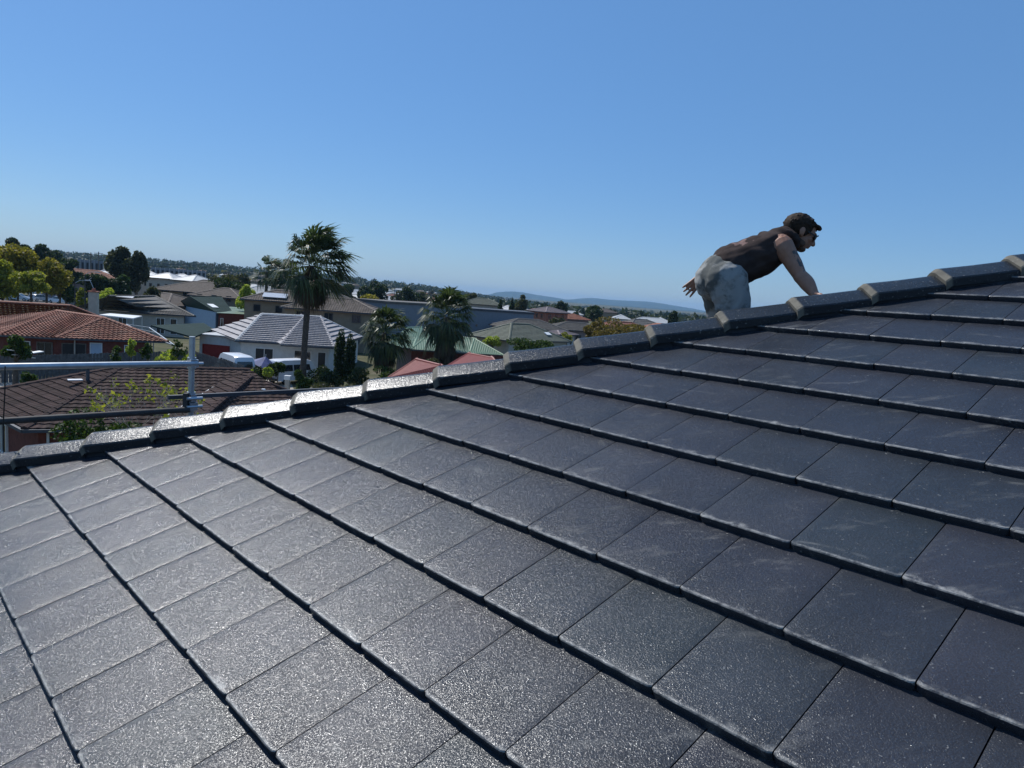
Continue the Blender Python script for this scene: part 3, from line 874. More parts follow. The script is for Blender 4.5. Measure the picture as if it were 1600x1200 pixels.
# vents: dark flue on the left slope, white pipe on the wing
fl = V(137, 592, 3.72)
vp = MB(O_); vp.tube([fl - Vector((0, 0, .3)), fl + Vector((0, 0, .45))], .07, 10); vp.tube([fl + Vector((0, 0, .42)), fl + Vector((0, 0, .6))], [.14, .1], 12); vp.build('flue', M['dark_grey'], roofA, smooth='auto')
fb = MB(O_); fb.box(fl + Vector((-.35, -.25, -.03)), (.5, .3, .03), rz=.7); fb.build('flashing', M['white_paint'], roofA)
fl = V(411, 628, 3.0)
vp = MB(O_); vp.tube([fl - Vector((0, 0, .3)), fl + Vector((0, 0, .5))], .06, 10); vp.tube([fl + Vector((0, 0, .48)), fl + Vector((0, 0, .56))], [.12, .08], 12); vp.build('vent_pipe', M['white_paint'], roofA, smooth='auto')
fb = MB(O_); fb.box(fl + Vector((-.1, -.1, .02)), (.6, .35, .03), rz=.5); fb.build('flashing', M['white_paint'], roofA)

# ---------------------------------------------------------------- terracotta house: two blocks of one house
c1b, c2b, r0b, r1b, c0b = V(86, 528, ZE), V(262, 534, ZE), V(88, 486, 4.1), V(161, 496.5, 4.05), V(-5, 523, ZE)
c3b = V(-110, 505, ZE); bkb = c2b + (c0b - c1b) * 1.6
terr = poly_house('terracotta_house', 'long low house with red terracotta tiled hips behind the scaffold rail at left', 'house',
    [c3b, c0b, c1b, c2b, bkb],
    [(c0b, c1b, r1b, r0b), (c1b, c2b, r1b, r1b), (c3b, c0b, r0b, r0b), (c2b, bkb, r0b, r1b)],
    [(r0b, r1b), (c1b, r1b), (c2b, r1b), (c0b, r0b)], M['roof_terracotta'], M['red_brick'], wavy=.035, lift=.075, capw=.2, tile=.33, overhang=.55,
    openings=[(1, .28, .5, .1, 2.2, 'door', 'dark'), (1, .62, .92, .3, 2.2, 'window', 'glass', 'timber'), (2, .05, .32, .3, 2.2, 'window', 'dark', 'timber'), (2, .36, .5, .2, 2.3, 'door', 'blue_wall'), (2, .75, .85, .3, 2.2)])
O_ = Vector(terr.location)
rT = [c for c in terr.children if c.name.startswith('roof')][0]
mb = MB(O_)
q0, q1, r1c, r0c = V(-150, 496, 2.7), V(190, 509, 2.7), V(110, 478, 4.5), V(-90, 467, 4.5)
q2 = q1 + (r1c - q1) * 2; q2.z = 2.7
course_face(mb, q0, q1, r1c, r0c, wavy=.035, lift=.075, tile=.33); course_face(mb, q1, q2, r1c, r1c, wavy=.02, lift=.045)
mb.build('roof', M['roof_orange'], terr, recalc=False)
for a, b_ in ((r0c, r1c), (q1, r1c)):
    cb = MB(O_); cap_line(cb, a, b_, .2, .15); cb.build('ridge_cap', M['roof_terracotta'], rT, recalc=False)
dp = MB(O_); pd = V(109, 529, ZE); pd = pd + (c2b - pd) * .0
dp.tube([pd + Vector((.1, .45, -.1)), Vector((pd.x + .1, pd.y + .45, 0.05))], .05, 8); dp.build('downpipe', M['cream_wall'], terr)

# ---------------------------------------------------------------- grey tiled house with solar panels and chimney
c1c, c2c, r0d, r1d, c0c = V(231, 489.5, 2.8), V(304, 494, 2.8), V(170, 462.5, 4.75), V(243, 463, 4.75), V(160, 484, 2.8)
c3c = V(120, 480, 2.8); bkc = c2c + (c0c - c1c)
sol = poly_house('grey_tiled_house', 'grey tiled house with three pale solar panels on its roof and a cream chimney', 'house',
    [c3c, c0c, c1c, c2c, bkc], [(c0c, c1c, r1d, r0d), (c1c, c2c, r1d, r1d), (c3c, c0c, r0d, r0d), (c2c, bkc, r0d, r1d)],
    [(r0d, r1d), (c1c, r1d), (c2c, r1d), (c0c, r0d)], M['roof_grey'], M['cream_wall'], lift=.07, capw=.2, course=.4,
    openings=[(1, .3, .5, .4, 2.2), (2, .2, .45, .3, 2.3), (2, .6, .8, .3, 2.3)])
O_ = Vector(sol.location); rS = [c for c in sol.children if c.name.startswith('roof')][0]
fn = (c1c - c0c).cross(r1d - c1c).normalized(); fn = fn if fn.z > 0 else -fn
def on_face(px, py, h=.1):
    r = ray(px, py); C0 = Vector((0, 0, H)); k = (c1c + fn * h - C0).dot(fn) / r.dot(fn); return C0 + r * k
for (a, b_, c, d_) in (((172, 469.5), (203, 468.5), (212, 461.5), (184, 461)), ((205, 474), (224, 474), (238, 465.5), (219, 465)), ((197, 484), (214, 486), (231, 477), (212, 476))):
    pb = MB(O_); pts = [on_face(*q) for q in (a, b_, c, d_)]; lo = [q - fn * .05 for q in pts]
    i0 = [pb.vert(q) for q in pts]; i1 = [pb.vert(q) for q in lo]
    pb.face(i0); pb.face(i1[::-1])
    for k in range(4): pb.face((i0[k], i0[(k + 1) % 4], i1[(k + 1) % 4], i1[k]))
    pb.build('solar_panel', M['panel'], rS)
ch = MB(O_); cc = D(146.5, 470, 86); cc.z = 3.9; ch.box(cc, (.8, .8, 3.2), rz=.3); chimney = ch.build('chimney', M['cream_wall'], rS)
ch = MB(O_); ch.box(cc + Vector((0, 0, 1.66)), (.95, .95, .1), rz=.3); ch.tube([cc + Vector((0, 0, 1.7)), cc + Vector((0, 0, 2.0))], [.2, .14], 10); ch.build('chimney', M['terracotta'], rS)
an = MB(O_); an.tube([cc + Vector((.3, 0, 1.3)), cc + Vector((-.45, 0, 2.9))], .03, 5); an.tube([cc + Vector((-.7, 0, 2.7)), cc + Vector((-.2, 0, 3.05))], .02, 5); an.build('antenna', M['steel'], rS)
# low white patio roof beside it
o = thing('patio_awning', 'flat white patio awning on thin posts between the terracotta and grey roofs', 'awning', tuple(P(182, 500, 0).xy) + (0,))
O_ = Vector(o.location)
mb = MB(O_); pts = [V(156, 492, 2.9), V(208, 497.5, 2.6), V(204, 498.5, 2.6), V(158, 495, 2.75)]
pts = [V(155, 491.5, 2.9), V(208, 497.2, 2.7), V(222, 493.5, 2.75), V(172, 489.5, 2.9)]
i0 = [mb.vert(q) for q in pts]; i1 = [mb.vert(q - Vector((0, 0, .12))) for q in pts]
mb.face(i0); mb.face(i1[::-1])
for k in range(4): mb.face((i0[k], i0[(k + 1) % 4], i1[(k + 1) % 4], i1[k]))
mb.build('awning_sheet', M['white_paint'], o)
for q in pts:
    pb = MB(O_); pb.tube([(q.x, q.y, 0), (q.x, q.y, q.z - .1)], .04, 6); pb.build('post', M['white_paint'], o)
o = thing('pergola', 'pale metal pergola frame against the right end of the terracotta roof', 'pergola', tuple(P(235, 530, 0).xy) + (0,))
O_ = Vector(o.location)
pq = [V(197, 507, 2.7), V(233, 512, 2.7), V(274, 541, 2.5), V(240, 528, 2.6)]
for k in range(4):
    pb = MB(O_); pb.beam(pq[k], pq[(k + 1) % 4], .08, .1); pb.build('beam', M['steel'], o)
for t in (.33, .66):
    pb = MB(O_); pb.beam(pq[0].lerp(pq[3], t), pq[1].lerp(pq[2], t), .06, .08); pb.build('beam', M['steel'], o)
for q in pq:
    pb = MB(O_); pb.tube([(q.x, q.y, 0), q], .04, 6); pb.build('post', M['steel'], o)

# ---------------------------------------------------------------- dark green gabled shed and its long side roof
ap, rf, el, er, erf = V(297, 463, 4.7), V(346, 463, 4.7), V(272, 475, 3.0), V(337, 487.5, 3.0), V(363, 486.5, 3.0)
elf = el + (rf - ap); 
er = ap + (er - ap)
o = thing('green_shed', 'dark green gabled shed with a pale blue wall under its gable', 'shed', (er.x, er.y, 0))
O_ = Vector((er.x, er.y, 0))
mb = MB(O_); course_face(mb, er, erf, rf, ap, course=2.5, lift=.01); course_face(mb, elf, el, ap, rf, course=2.5, lift=.01)
rsh = mb.build('roof', M['roof_darkgreen'], o, recalc=False)
mb = MB(O_); mb.poly([el, er, ap]); mb.poly([elf, erf, rf]); mb.build('gable', M['green_metal'], o, recalc=False)
mb = MB(O_); mb.prism([er, erf, elf, el], 0, 2.98); mb.build('wall', M['blue_wall'], o)
cb = MB(O_); cb.beam(ap + Vector((0, 0, .03)), rf + Vector((0, 0, .03)), .3, .04); cb.beam(ap + Vector((0, 0, .03)), er + Vector((0, 0, .03)), .2, .05); cb.build('ridge_cap', M['roof_darkgreen'], rsh)
sk = MB(O_); s0 = er.lerp(erf, .25).lerp(ap.lerp(rf, .25), .45) + Vector((0, 0, .08)); sk.beam(s0, s0 + (er - ap) * .22, .9, .06); sk.build('skylight', M['white_paint'], rsh)
x0, x1, x2, x3 = V(338, 489, 2.9), V(400, 492, 2.9), V(412, 483, 3.3), V(358, 479, 3.3)
o = thing('brick_outbuilding', 'long red brick outbuilding with a pale green metal roof beside the green shed', 'outbuilding', (x0.x, x0.y, 0)); O_ = Vector(o.location)
mb = MB(O_); course_face(mb, x0, x1, x2, x3, course=3, lift=.02); mb.build('roof', M['roof_green'], o, recalc=False)
mb = MB(O_); mb.prism(inset_ring([x0, x1, x2, x3], .25), 0, 2.85); mb.build('wall', M['red_brick'], o)
e = (x1 - x0).normalized(); out = Vector((e.y, -e.x, 0)); add_opening(o, x0 - O_ + Vector((0, .25, 0)), x1 - O_ + Vector((0, .25, 0)), .08, .16, .9, 2.2, 'window', None, None, out)

# ---------------------------------------------------------------- carport and white garage
cq = [V(236, 508, 2.9), V(302, 526.5, 2.7), V(334, 514, 2.8), V(318, 504.5, 3.0)]
o = thing('carport', 'flat dark green carport roof sloping down behind the top of the scaffold post', 'carport', (cq[1].x, cq[1].y, 0)); O_ = Vector(o.location)
mb = MB(O_); i0 = [mb.vert(q) for q in cq]; i1 = [mb.vert(q - Vector((0, 0, .14))) for q in cq]; mb.face(i0); mb.face(i1[::-1])
for k in range(4): mb.face((i0[k], i0[(k + 1) % 4], i1[(k + 1) % 4], i1[k]))
mb.build('roof', M['roof_darkgreen'], o)
for q in cq:
    pb = MB(O_); pb.tube([(q.x, q.y, 0), (q.x, q.y, q.z - .1)], .06, 6); pb.build('post', M['dark_grey'], o)
g0, g1 = V(312, 522, 2.65), V(366, 527, 2.65); e = (g1 - g0).normalized(); back = Vector((-e.y, e.x, 0)) * 6
o = thing('garage', 'white weatherboard garage with a red roller door beside the white house', 'garage', (g0.x, g0.y, 0)); O_ = Vector(o.location)
mb = MB(O_); mb.prism([g0, g1, g1 + back, g0 + back], 0, 2.6); mb.build('wall', M['white_wall'], o)
mb = MB(O_); mb.beam((g0 + g1) / 2 - e * ((g1 - g0).length / 2 + .2) + back / 2 + Vector((0, 0, .03)), (g0 + g1) / 2 + e * ((g1 - g0).length / 2) + back / 2 + Vector((0, 0, .03)), 6.6, .08); mb.build('roof', M['roof_pale'], o)
add_opening(o, g0 - O_, g1 - O_, .1, .88, .02, 1.8, 'door', M['red_paint'], M['red_paint'], Vector((e.y, -e.x, 0)))

# ---------------------------------------------------------------- white house with the pale tiled roof
f0, f1, fr0, fr1, f3, f2 = V(370, 532, 2.7), V(520, 541, 2.7), V(409, 491, 4.75), V(500, 495.5, 4.75), V(330, 516, 2.7), V(566, 527, 2.7)
fb_ = f2 + (f3 - f0)
white = poly_house('white_house', 'white walled house with a pale grey striped tile roof behind the tall palm', 'house',
    [f3, f0, f1, f2, fb_], [(f0, f1, fr1, fr0), (f3, f0, fr0, fr0), (f1, f2, fr1, fr1), (f2, fb_, fr0, fr1)],
    [(fr0, fr1), (f0, fr0), (f1, fr1), (f2, fr1)], M['roof_white'], M['white_wall'], lift=.13, course=.58, capw=.2, capm=M['roof_pale'], overhang=.4,
    openings=[(1, .16, .37, .1, 2.15, 'window', 'dark'), (1, .60, .80, .5, 2.15, 'window'), (1, .87, .97, .05, 2.1, 'door', 'dark'), (0, .3, .5, .5, 2.1)])
O_ = Vector(white.location); rW = [c for c in white.children if c.name.startswith('roof')][0]
u0, u0b, ur, urb, u1, ur1 = V(439, 538.5, 2.7), V(434, 536, 2.7), V(477, 492.5, 4.85), V(471, 492, 4.8), V(522, 543, 2.7), V(501, 494.5, 4.85)
mb = MB(O_); course_face(mb, u0, u1, ur1, ur, lift=.13, course=.58); course_face(mb, u0b, u0, ur, urb, lift=.1, course=.58)
mb.build('roof', M['roof_white'], white, recalc=False)
for a, b_ in ((u0, ur), (u0b, urb), (u1, ur1)):
    cb = MB(O_); cap_line(cb, a, b_, .15, .12); cb.build('ridge_cap', M['roof_white'], rW, recalc=False)
gb = MB(O_); gb.beam(u0 + Vector((0, -.08, -.07)), u1 + Vector((0, -.08, -.07)), .12, .1); gb.build('gutter', M['dark_grey'], white)
pa = [V(490, 541.5, 2.35), V(505, 548, 2.15), V(528, 547, 2.15), V(515, 541.5, 2.35)]
mb = MB(O_); i0 = [mb.vert(q) for q in pa]; i1 = [mb.vert(q - Vector((0, 0, .1))) for q in pa]; mb.face(i0); mb.face(i1[::-1])
for k in range(4): mb.face((i0[k], i0[(k + 1) % 4], i1[(k + 1) % 4], i1[k]))
mb.build('porch_canopy', M['white_paint'], white)
# folded blue parasol by its window
o = thing('parasol', 'dark blue tilted parasol in front of the white house window', 'parasol', tuple(D(413, 565, 58.6).xy) + (0,))
mb = MB(); mb.tube([(0, 0, 0), (.1, 0, 2.4)], .025, 6); mb.build('pole', M['steel'], o)
mb = MB(); c_ = Vector((.12, 0, 2.2)); rim = [Vector((.12 + 1.15 * math.cos(a), 1.15 * math.sin(a), 1.5 - .35 * math.cos(a))) for a in [k * math.pi / 4 for k in range(8)]]
for k in range(8): mb.poly([c_, rim[k], rim[(k + 1) % 8]])
mb.build('canopy', plain('parasol_blue', (.06, .08, .2), .7, .3), o)

# vans on the drive
q = D(383, 580, 57.5); d_ = Vector((-.63, .78, 0)); c_ = q + d_ * 2.4
hiace('van', 'white high roofed van parked behind the grey fence with its rear window showing', c_.x, c_.y, math.atan2(.78, -.63))
q = D(458, 580, 60.5)
v2 = hiace('van', 'smaller white van parked beside the palm trunk in front of the white house', q.x, q.y, R(58)); v2.scale = (.94, .97, .86)

# ---------------------------------------------------------------- green and red metal roofed houses behind our hip
k0, k1, k2, kr0, kr1 = V(642, 545.5, 2.6), V(734, 551, 2.6), V(787, 555, 2.6), V(672, 521, 3.8), V(741, 529, 3.75)
kb = k2 + (k0 - k1)
poly_house('green_roofed_house', 'house with a mid green metal hip roof right of the shaggy palm', 'house', [k0, k1, k2, kb],
    [(k0, k1, kr1, kr0), (k1, k2, kr1, kr1), (k2, kb, kr0, kr1), (kb, k0, kr0, kr0)], [(kr0, kr1), (k1, kr1), (k2, kr1), (k0, kr0)], M['roof_green'], M['red_brick'],
    course=3, lift=.01, capw=.12, capseg=4, capm=plain('green_cap', (.16, .25, .15), .5, .05), openings=[(0, .2, .4, .8, 2.1), (1, .3, .6, .8, 2.1)])
k0, k1, k2, kr0, kr1 = V(600, 541, 2.6), V(645, 544, 2.6), V(700, 545, 2.6), V(635, 512, 4.1), V(658, 511, 4.1)
kb = k2 + (k0 - k1)
poly_house('green_roofed_house', 'taller green metal hip roof showing between the two bushy palms', 'house', [k0, k1, k2, kb],
    [(k0, k1, kr1, kr0), (k1, k2, kr1, kr1), (k2, kb, kr0, kr1), (kb, k0, kr0, kr0)], [(kr0, kr1), (k1, kr1)], M['roof_green'], M['mauve_brick'], course=3, lift=.01, capw=.12, capseg=4, capm=M['green_cap'] if 'green_cap' in M else plain('green_cap', (.16, .25, .15), .5, .05))
for (a, b_, c, d_, lab) in (((606, 590), (716, 606), (690, 570.5), (650, 561), 'dull red metal roofed house below the bushy palm, left of a matching red roof'), ((682, 582), (806, 600), (770, 559), (731.5, 552), 'dull red metal roofed house nearest the green roof, right of a matching red roof')):
    za, zr = 2.6, 3.75
    a, b_, c, d_ = V(*a, za), V(*b_, za), V(*c, zr), V(*d_, zr)
    bb, ba = b_ + ((c - b_) * 2), a + ((d_ - a) * 2); bb.z = ba.z = za
    poly_house('red_roofed_house', lab, 'house', [a, b_, bb, ba], [(a, b_, c, d_), (bb, ba, d_, c), (b_, bb, c, c), (ba, a, d_, d_)], [(d_, c), (a, d_), (b_, c)], M['roof_redmetal'], M['cream_wall'], course=3, lift=.01, capw=.1, capseg=3, group='red metal roofed houses')
o = hip_house('grey_green_roofed_house', 'house with a large grey green tiled roof and three small skylights', 'house', .55, 98.4, 43.9, 11.8, 8.4, 2.6, M['roof_greygreen'], M['cream_wall'], 25, lift=.05, capw=.2)
O_ = Vector(o.location); rM = [c for c in o.children if c.name.startswith('roof')][0]
for (px, py) in ((806, 522.5), (816, 523), (856, 521.5)):
    q = D(px, py, 96.5 if px < 830 else 98.5); mb = MB(O_); mb.box(q, (.9, .7, .1), M=Matrix.Rotation(R(44), 3, 'Z') @ Matrix.Rotation(R(25), 3, 'X')); mb.build('skylight', M['white_paint'], rM)

# ---------------------------------------------------------------- grey warehouse
def wh(name, label, pts, ztop, m, roofm, extra=None):
    pts = [P(px, py, ztop) for px, py in pts]
    d_ = (pts[-1] - pts[0]).normalized(); back = Vector((-d_.y, d_.x, 0)) * 10
    ring = pts + [pts[-1] + back, pts[0] + back]
    o = thing(name, label, 'warehouse', (pts[0].x, pts[0].y, 0)); O_ = Vector(o.location)
    mb = MB(O_); mb.prism(ring, 0, ztop); mb.build('wall', m, o)
    mb = MB(O_); rr_ = inset_ring(ring, -.15); mb.prism(rr_, ztop + .003, ztop + .35); mb.build('roof', roofm, o)
    return o, O_, pts
o, O_, pts = wh('warehouse', 'long grey warehouse wall with two slot windows behind the green roof', [(728, 484), (834, 491.3)], 5.2, M['grey_wall'], M['dark_grey'])
e = (pts[1] - pts[0]).normalized(); out = Vector((e.y, -e.x, 0))
for f0_, f1_ in ((.045, .08), (.15, .185)): add_opening(o, pts[0] - O_, pts[1] - O_, f0_, f1_, 2.3, 2.8, 'window', None, M['grey_wall'], out)
o, O_, pts = wh('warehouse', 'blue grey warehouse with a low pitched roof behind the shaggy palms', [(604, 474), (735, 481)], 5.6, M['grey_wall'], M['roof_grey'])
wh('warehouse', 'flat white roofed building left of the grey warehouses', [(552, 478.5), (606, 481.5)], 4.6, M['cream_wall'], M['roof_pale'])

# ---------------------------------------------------------------- two storey units and far roofs that can be told apart
def hh(name, label, px, dist, rot, L, Wd, ze, rm, wm, pitch=22, cat='house', grp=None, op=True, **kw):
    q = D(px, 450, dist)
    ops = []
    if op:
        for i in range(4):
            for f in (.12, .42, .72):
                ops.append((i, f, f + .1, 1.0, 2.0, 'window', 'glass', 'timber'))
                if ze > 4: ops.append((i, f, f + .1, 3.6, 4.6, 'window', 'glass', 'timber'))
    return hip_house(name, label, cat, q.x, q.y, rot, L, Wd, ze, M[rm], M[wm], pitch, openings=ops, group=grp, lift=kw.pop('lift', .06), course=kw.pop('course', .4), capw=.2, capseg=1.2, **kw)
hh('two_storey_unit', 'grey brown two storey unit directly behind the green shed', 322, 158, -14, 17, 11, 4.5, 'roof_taupe', 'grey_brown', 20)
hh('two_storey_unit', 'lower taupe roofed wing in front of the brown unit behind the green shed', 354, 142, -6, 10, 8.5, 4.3, 'roof_taupe', 'grey_brown', 20)
u = hh('two_storey_unit', 'tan two storey unit with pale solar panels left of the tall palm', 446, 108, 10, 10.5, 8, 5.2, 'roof_taupe', 'grey_brown', 20)
q = D(430, 460, 105.5); q.z = 5.95; mb = MB(Vector(u.location)); mb.box(q, (3.2, 1.6, .06), M=Matrix.Rotation(R(10), 3, 'Z') @ Matrix.Rotation(R(20), 3, 'X')); mb.build('solar_panel', M['panel'], u)
hh('two_storey_unit', 'tan two storey unit with a striped hip roof right of the tall palm', 528, 94, 4, 12, 8, 4.9, 'roof_taupe', 'grey_brown', 20)
hh('two_storey_unit', 'pale roofed unit partly hidden behind the tan units right of the palm', 505, 125, 20, 12, 8, 5.2, 'roof_grey', 'grey_brown', 20)
hh('pale_roofed_house', 'pale hip roofed house under the two small palms', 412, 150, 12, 10, 8, 5.0, 'roof_pale', 'grey_brown', 22)
for px, dist, rot, lab in ((232, 235, 20, 'leftmost of the row of white hip roofed houses by the gum tree'), (262, 225, -10, 'second white hip roofed house in the row, near the middle'), (284, 228, 12, 'third white hip roofed house in the row'), (305, 205, -30, 'rightmost of the row of white hip roofed houses')):
    hh('white_roofed_house', lab, px, dist, rot, 9, 8, 6.1, 'roof_pale', 'cream_wall', 21, grp='row of white roofed houses', course=3)
hh('red_roofed_house', 'two storey house with a faded red roof and pink wall above the dark hedge', 128, 205, 20, 16, 9, 5.4, 'roof_orange', 'mauve_brick', 20)
hh('white_roofed_house', 'low white roofed house just left of the dark gum tree', 166, 215, 35, 9, 8, 5.6, 'roof_pale', 'cream_wall', 22, course=3)
hh('taupe_roofed_house', 'taupe hip roofed house left of the brown unit, above the solar panels', 262, 128, -25, 11, 9, 3.0, 'roof_taupe', 'grey_brown', 20)
hh('dark_roofed_house', 'dark hip roofed house in front of the brown tree mass', 330, 200, 8, 13, 9, 4.8, 'roof_taupe', 'cream_wall', 22)
hh('brick_house', 'orange red two storey brick house at the foot of the blue hills', 860, 176, 40, 8, 7, 5.1, 'roof_mauve', 'terracotta', 18)
hh('brick_house', 'smaller pinkish house right of the orange brick one', 893, 185, 20, 9, 7, 3.6, 'roof_orange', 'mauve_brick', 20)
hh('low_house', 'low grey roofed house between the orange brick house and the yellow brown tree', 905, 138, 10, 12, 8, 2.8, 'roof_grey', 'mauve_brick', 18)
hh('low_shed', 'small white walled shed by the skylit grey green roof', 880, 118, 50, 5, 4, 2.7, 'roof_mauve', 'white_wall', 14, cat='shed')
hh('low_house', 'grey hip roofed bungalow behind the skylit grey green roof', 830, 128, 20, 12, 8, 2.9, 'roof_grey', 'cream_wall', 20)
hh('low_house', 'pale roofed bungalow among trees left of the dark conifers', 755, 200, 0, 12, 9, 5.4, 'roof_greygreen', 'cream_wall', 20)
# rows of town houses on the skyline
def terrace(label, px0, px1, py_top, dist, nn):
    a, b_ = D(px0, py_top, dist), D(px1, py_top + (px1 - px0) * .07, dist); zt = (a.z + b_.z) / 2; z0 = ground(a.x, a.y)
    o = thing('terrace', label, 'town houses', (a.x, a.y, z0)); O_ = Vector(o.location); a.z = b_.z = 0
    e = (b_ - a).normalized(); back = Vector((-e.y, e.x, 0)) * 10
    mb = MB(O_); mb.prism([a, b_, b_ + back, a + back], z0, zt); mb.build('wall', M['grey_wall'], o)
    for i in range(nn):
        c_ = a.lerp(b_, (i + .5) / nn); w_ = (b_ - a).length / nn
        mb = MB(O_); mb.box(Vector((c_.x, c_.y, zt - (zt - z0) * .35)) - back * .012, (w_ * .42, .3, (zt - z0) * .5), rz=math.atan2(e.y, e.x)); mb.build('window', M['dark'], o)
        mb = MB(O_); mb.box(Vector((c_.x, c_.y, (zt + z0) / 2 + .15)) - back * .03 + e * w_ * .45, (w_ * .07, .4, (zt - z0)), rz=math.atan2(e.y, e.x)); mb.build('fin_wall', M['white_wall'], o)
terrace('white and grey town houses on the skyline right of the gum tree', 236, 322, 417.5, 330, 12)
terrace('grey town houses on the skyline between the dark trees at left', 118, 162, 405, 330, 6)
terrace('long pale building on the skyline behind the yellow tree', 12, 96, 401, 300, 9)

# ---------------------------------------------------------------- fences
def paling_fence(label, pts, h, m='fence_grey'):
    pts = [Vector((p.x, p.y, 0)) for p in pts]
    o = thing('paling_fence', label, 'fence', tuple(pts[0])); O_ = pts[0]; rr_ = random.Random(len(label))
    for a, b_ in zip(pts, pts[1:]):
        e = (b_ - a); L = e.length; e.normalize(); nb = int(L / .115); mb = MB(O_)
        for i in range(nb):
            c_ = a + e * (i + .5) * L / nb; hh_ = h + rr_.uniform(-.03, .03)
            mb.box(c_ + Vector((0, 0, hh_ / 2)) + Vector((e.y, -e.x, 0)) * (i % 2) * .018, (.102, .015, hh_), rz=math.atan2(e.y, e.x))
        mb.build('palings', M[m], o)
        for z in (.35, h - .4):
            rb = MB(O_); rb.beam(a + Vector((-e.y, e.x, 0)) * .05 + Vector((0, 0, z)), b_ + Vector((-e.y, e.x, 0)) * .05 + Vector((0, 0, z)), .05, .08); rb.build('rail', M[m], o)
    return o
paling_fence('weathered grey timber fence between the dark roof and the terracotta house', [P(-60, 558, 1.8), P(294, 548, 1.8)], 1.8)
paling_fence('weathered grey timber fence running down towards the white van', [P(298, 547, 1.8), P(381, 571, 1.8)], 1.8)
# white boards standing over the fence
o = thing('garden_boards', 'white boards laid across a low frame in the yard of the terracotta house', 'boards', tuple(D(38, 560, 50).xy) + (0,)); O_ = Vector(o.location)
for s_ in (-.6, .6):
    mb = MB(O_); c_ = O_ + Vector((s_, 0, .85)); mb.box(c_, (.07, .07, 1.7)); mb.build('post', M['timber'], o)
for (a, b_) in (((10, 546), (46, 551)), ((44, 552), (65, 549)), ((18, 554), (31, 554)), ((35, 555.5), (51, 559))):
    A1_, B1x = D(*a, 50), D(*b_, 50.4); mb = MB(O_); mb.beam(A1_, B1x, .45, .05); mb.build('board', M['white_paint'], o)

# ---------------------------------------------------------------- scaffold at the far eave
PX = D(299.5, 570, 5.62); post = Vector((PX.x, PX.y, 0)); dr = Vector((RA.x, -RA.y, 0)); dr = Vector((.686, .728, 0))
o = thing('scaffold', 'galvanised tube scaffold with guard rails beyond the far roof edge', 'scaffold', (post.x, post.y, 0)); O_ = Vector((post.x, post.y, 0))
zt = D(302.5, 526, post.length).z; z1 = D(300, 567, post.length).z; z2 = D(290, 638, post.length).z; z3 = D(300, 621, post.length).z
def part(name, m, fn, smooth='auto'):
    mb = MB(O_); fn(mb); return mb.build(name, m, o, smooth=smooth)
for kk in (0, -2.1, 2.3):
    pp = post + dr * kk
    top_z = zt if kk <= 0 else z3 - .25
    part('post', M['steel'], lambda mb: mb.tube([pp, pp + Vector((0, 0, top_z))], .021, 16))
    part('base_plate', M['steel'], lambda mb: mb.box(pp + Vector((0, 0, .01)), (.15, .15, .01)))
side = Vector((dr.y, -dr.x, 0))
part('guard_rail', M['steel'], lambda mb: mb.tube([post - dr * 3.3 + Vector((0, 0, z1)) + side * .045, post + dr * .02 + Vector((0, 0, z1)) + side * .045], .021, 16))
part('guard_rail', M['steel_dark'], lambda mb: mb.tube([post - dr * 3.3 + Vector((0, 0, z2)) + side * .045, post - dr * .03 + Vector((0, 0, z2)) + side * .045], .021, 16))
part('ledger', M['dark_grey'], lambda mb: mb.beam(post - dr * .14 + Vector((0, 0, z3)) - side * .05, post + dr * 2.4 + Vector((0, 0, z3)) - side * .05, .03, .028))
for zz, sc in ((z1, 1), (z2 + .02, 1), (z3, .7)):
    def cpl(mb):
        mb.box(post + Vector((0, 0, zz)) + side * .02, (.055 * sc, .07 * sc, .055), rz=.8); mb.tube([post + Vector((0, 0, zz - .04)), post + Vector((0, 0, zz + .04))], .03, 12)
        mb.tube([post + Vector((0, 0, zz)) + side * .05 - dr * .05, post + Vector((0, 0, zz)) + side * .05 + dr * .06], .012, 8)
    part('coupler', M['steel'], cpl)
part('bracket', M['steel_dark'], lambda mb: mb.box(post - dr * .045 + Vector((0, 0, z2 + .045)) + side * .02, (.03, .03, .14)))
pl = post - dr * .8 + side * .3
part('platform', M['timber'], lambda mb: mb.beam(post - dr * 3.2 - side * .35 + Vector((0, 0, z2 - .9)), post + dr * 3 - side * .35 + Vector((0, 0, z2 - .9)), .7, .05))
o = thing('service_cable', 'thin dark cable hanging below the scaffold rail at the left edge', 'cable', tuple(D(7, 600, 5).xy) + (0,)); 
a, b_ = D(8, 572, 5.0), D(5.5, 655, 5.02); cm = MB(Vector(o.location)); cm.tube([a, (a + b_) / 2 + Vector((.003, 0, 0)), b_, Vector((b_.x, b_.y, 5))], .0035, 6); cm.build('cable', M['dark'], o)
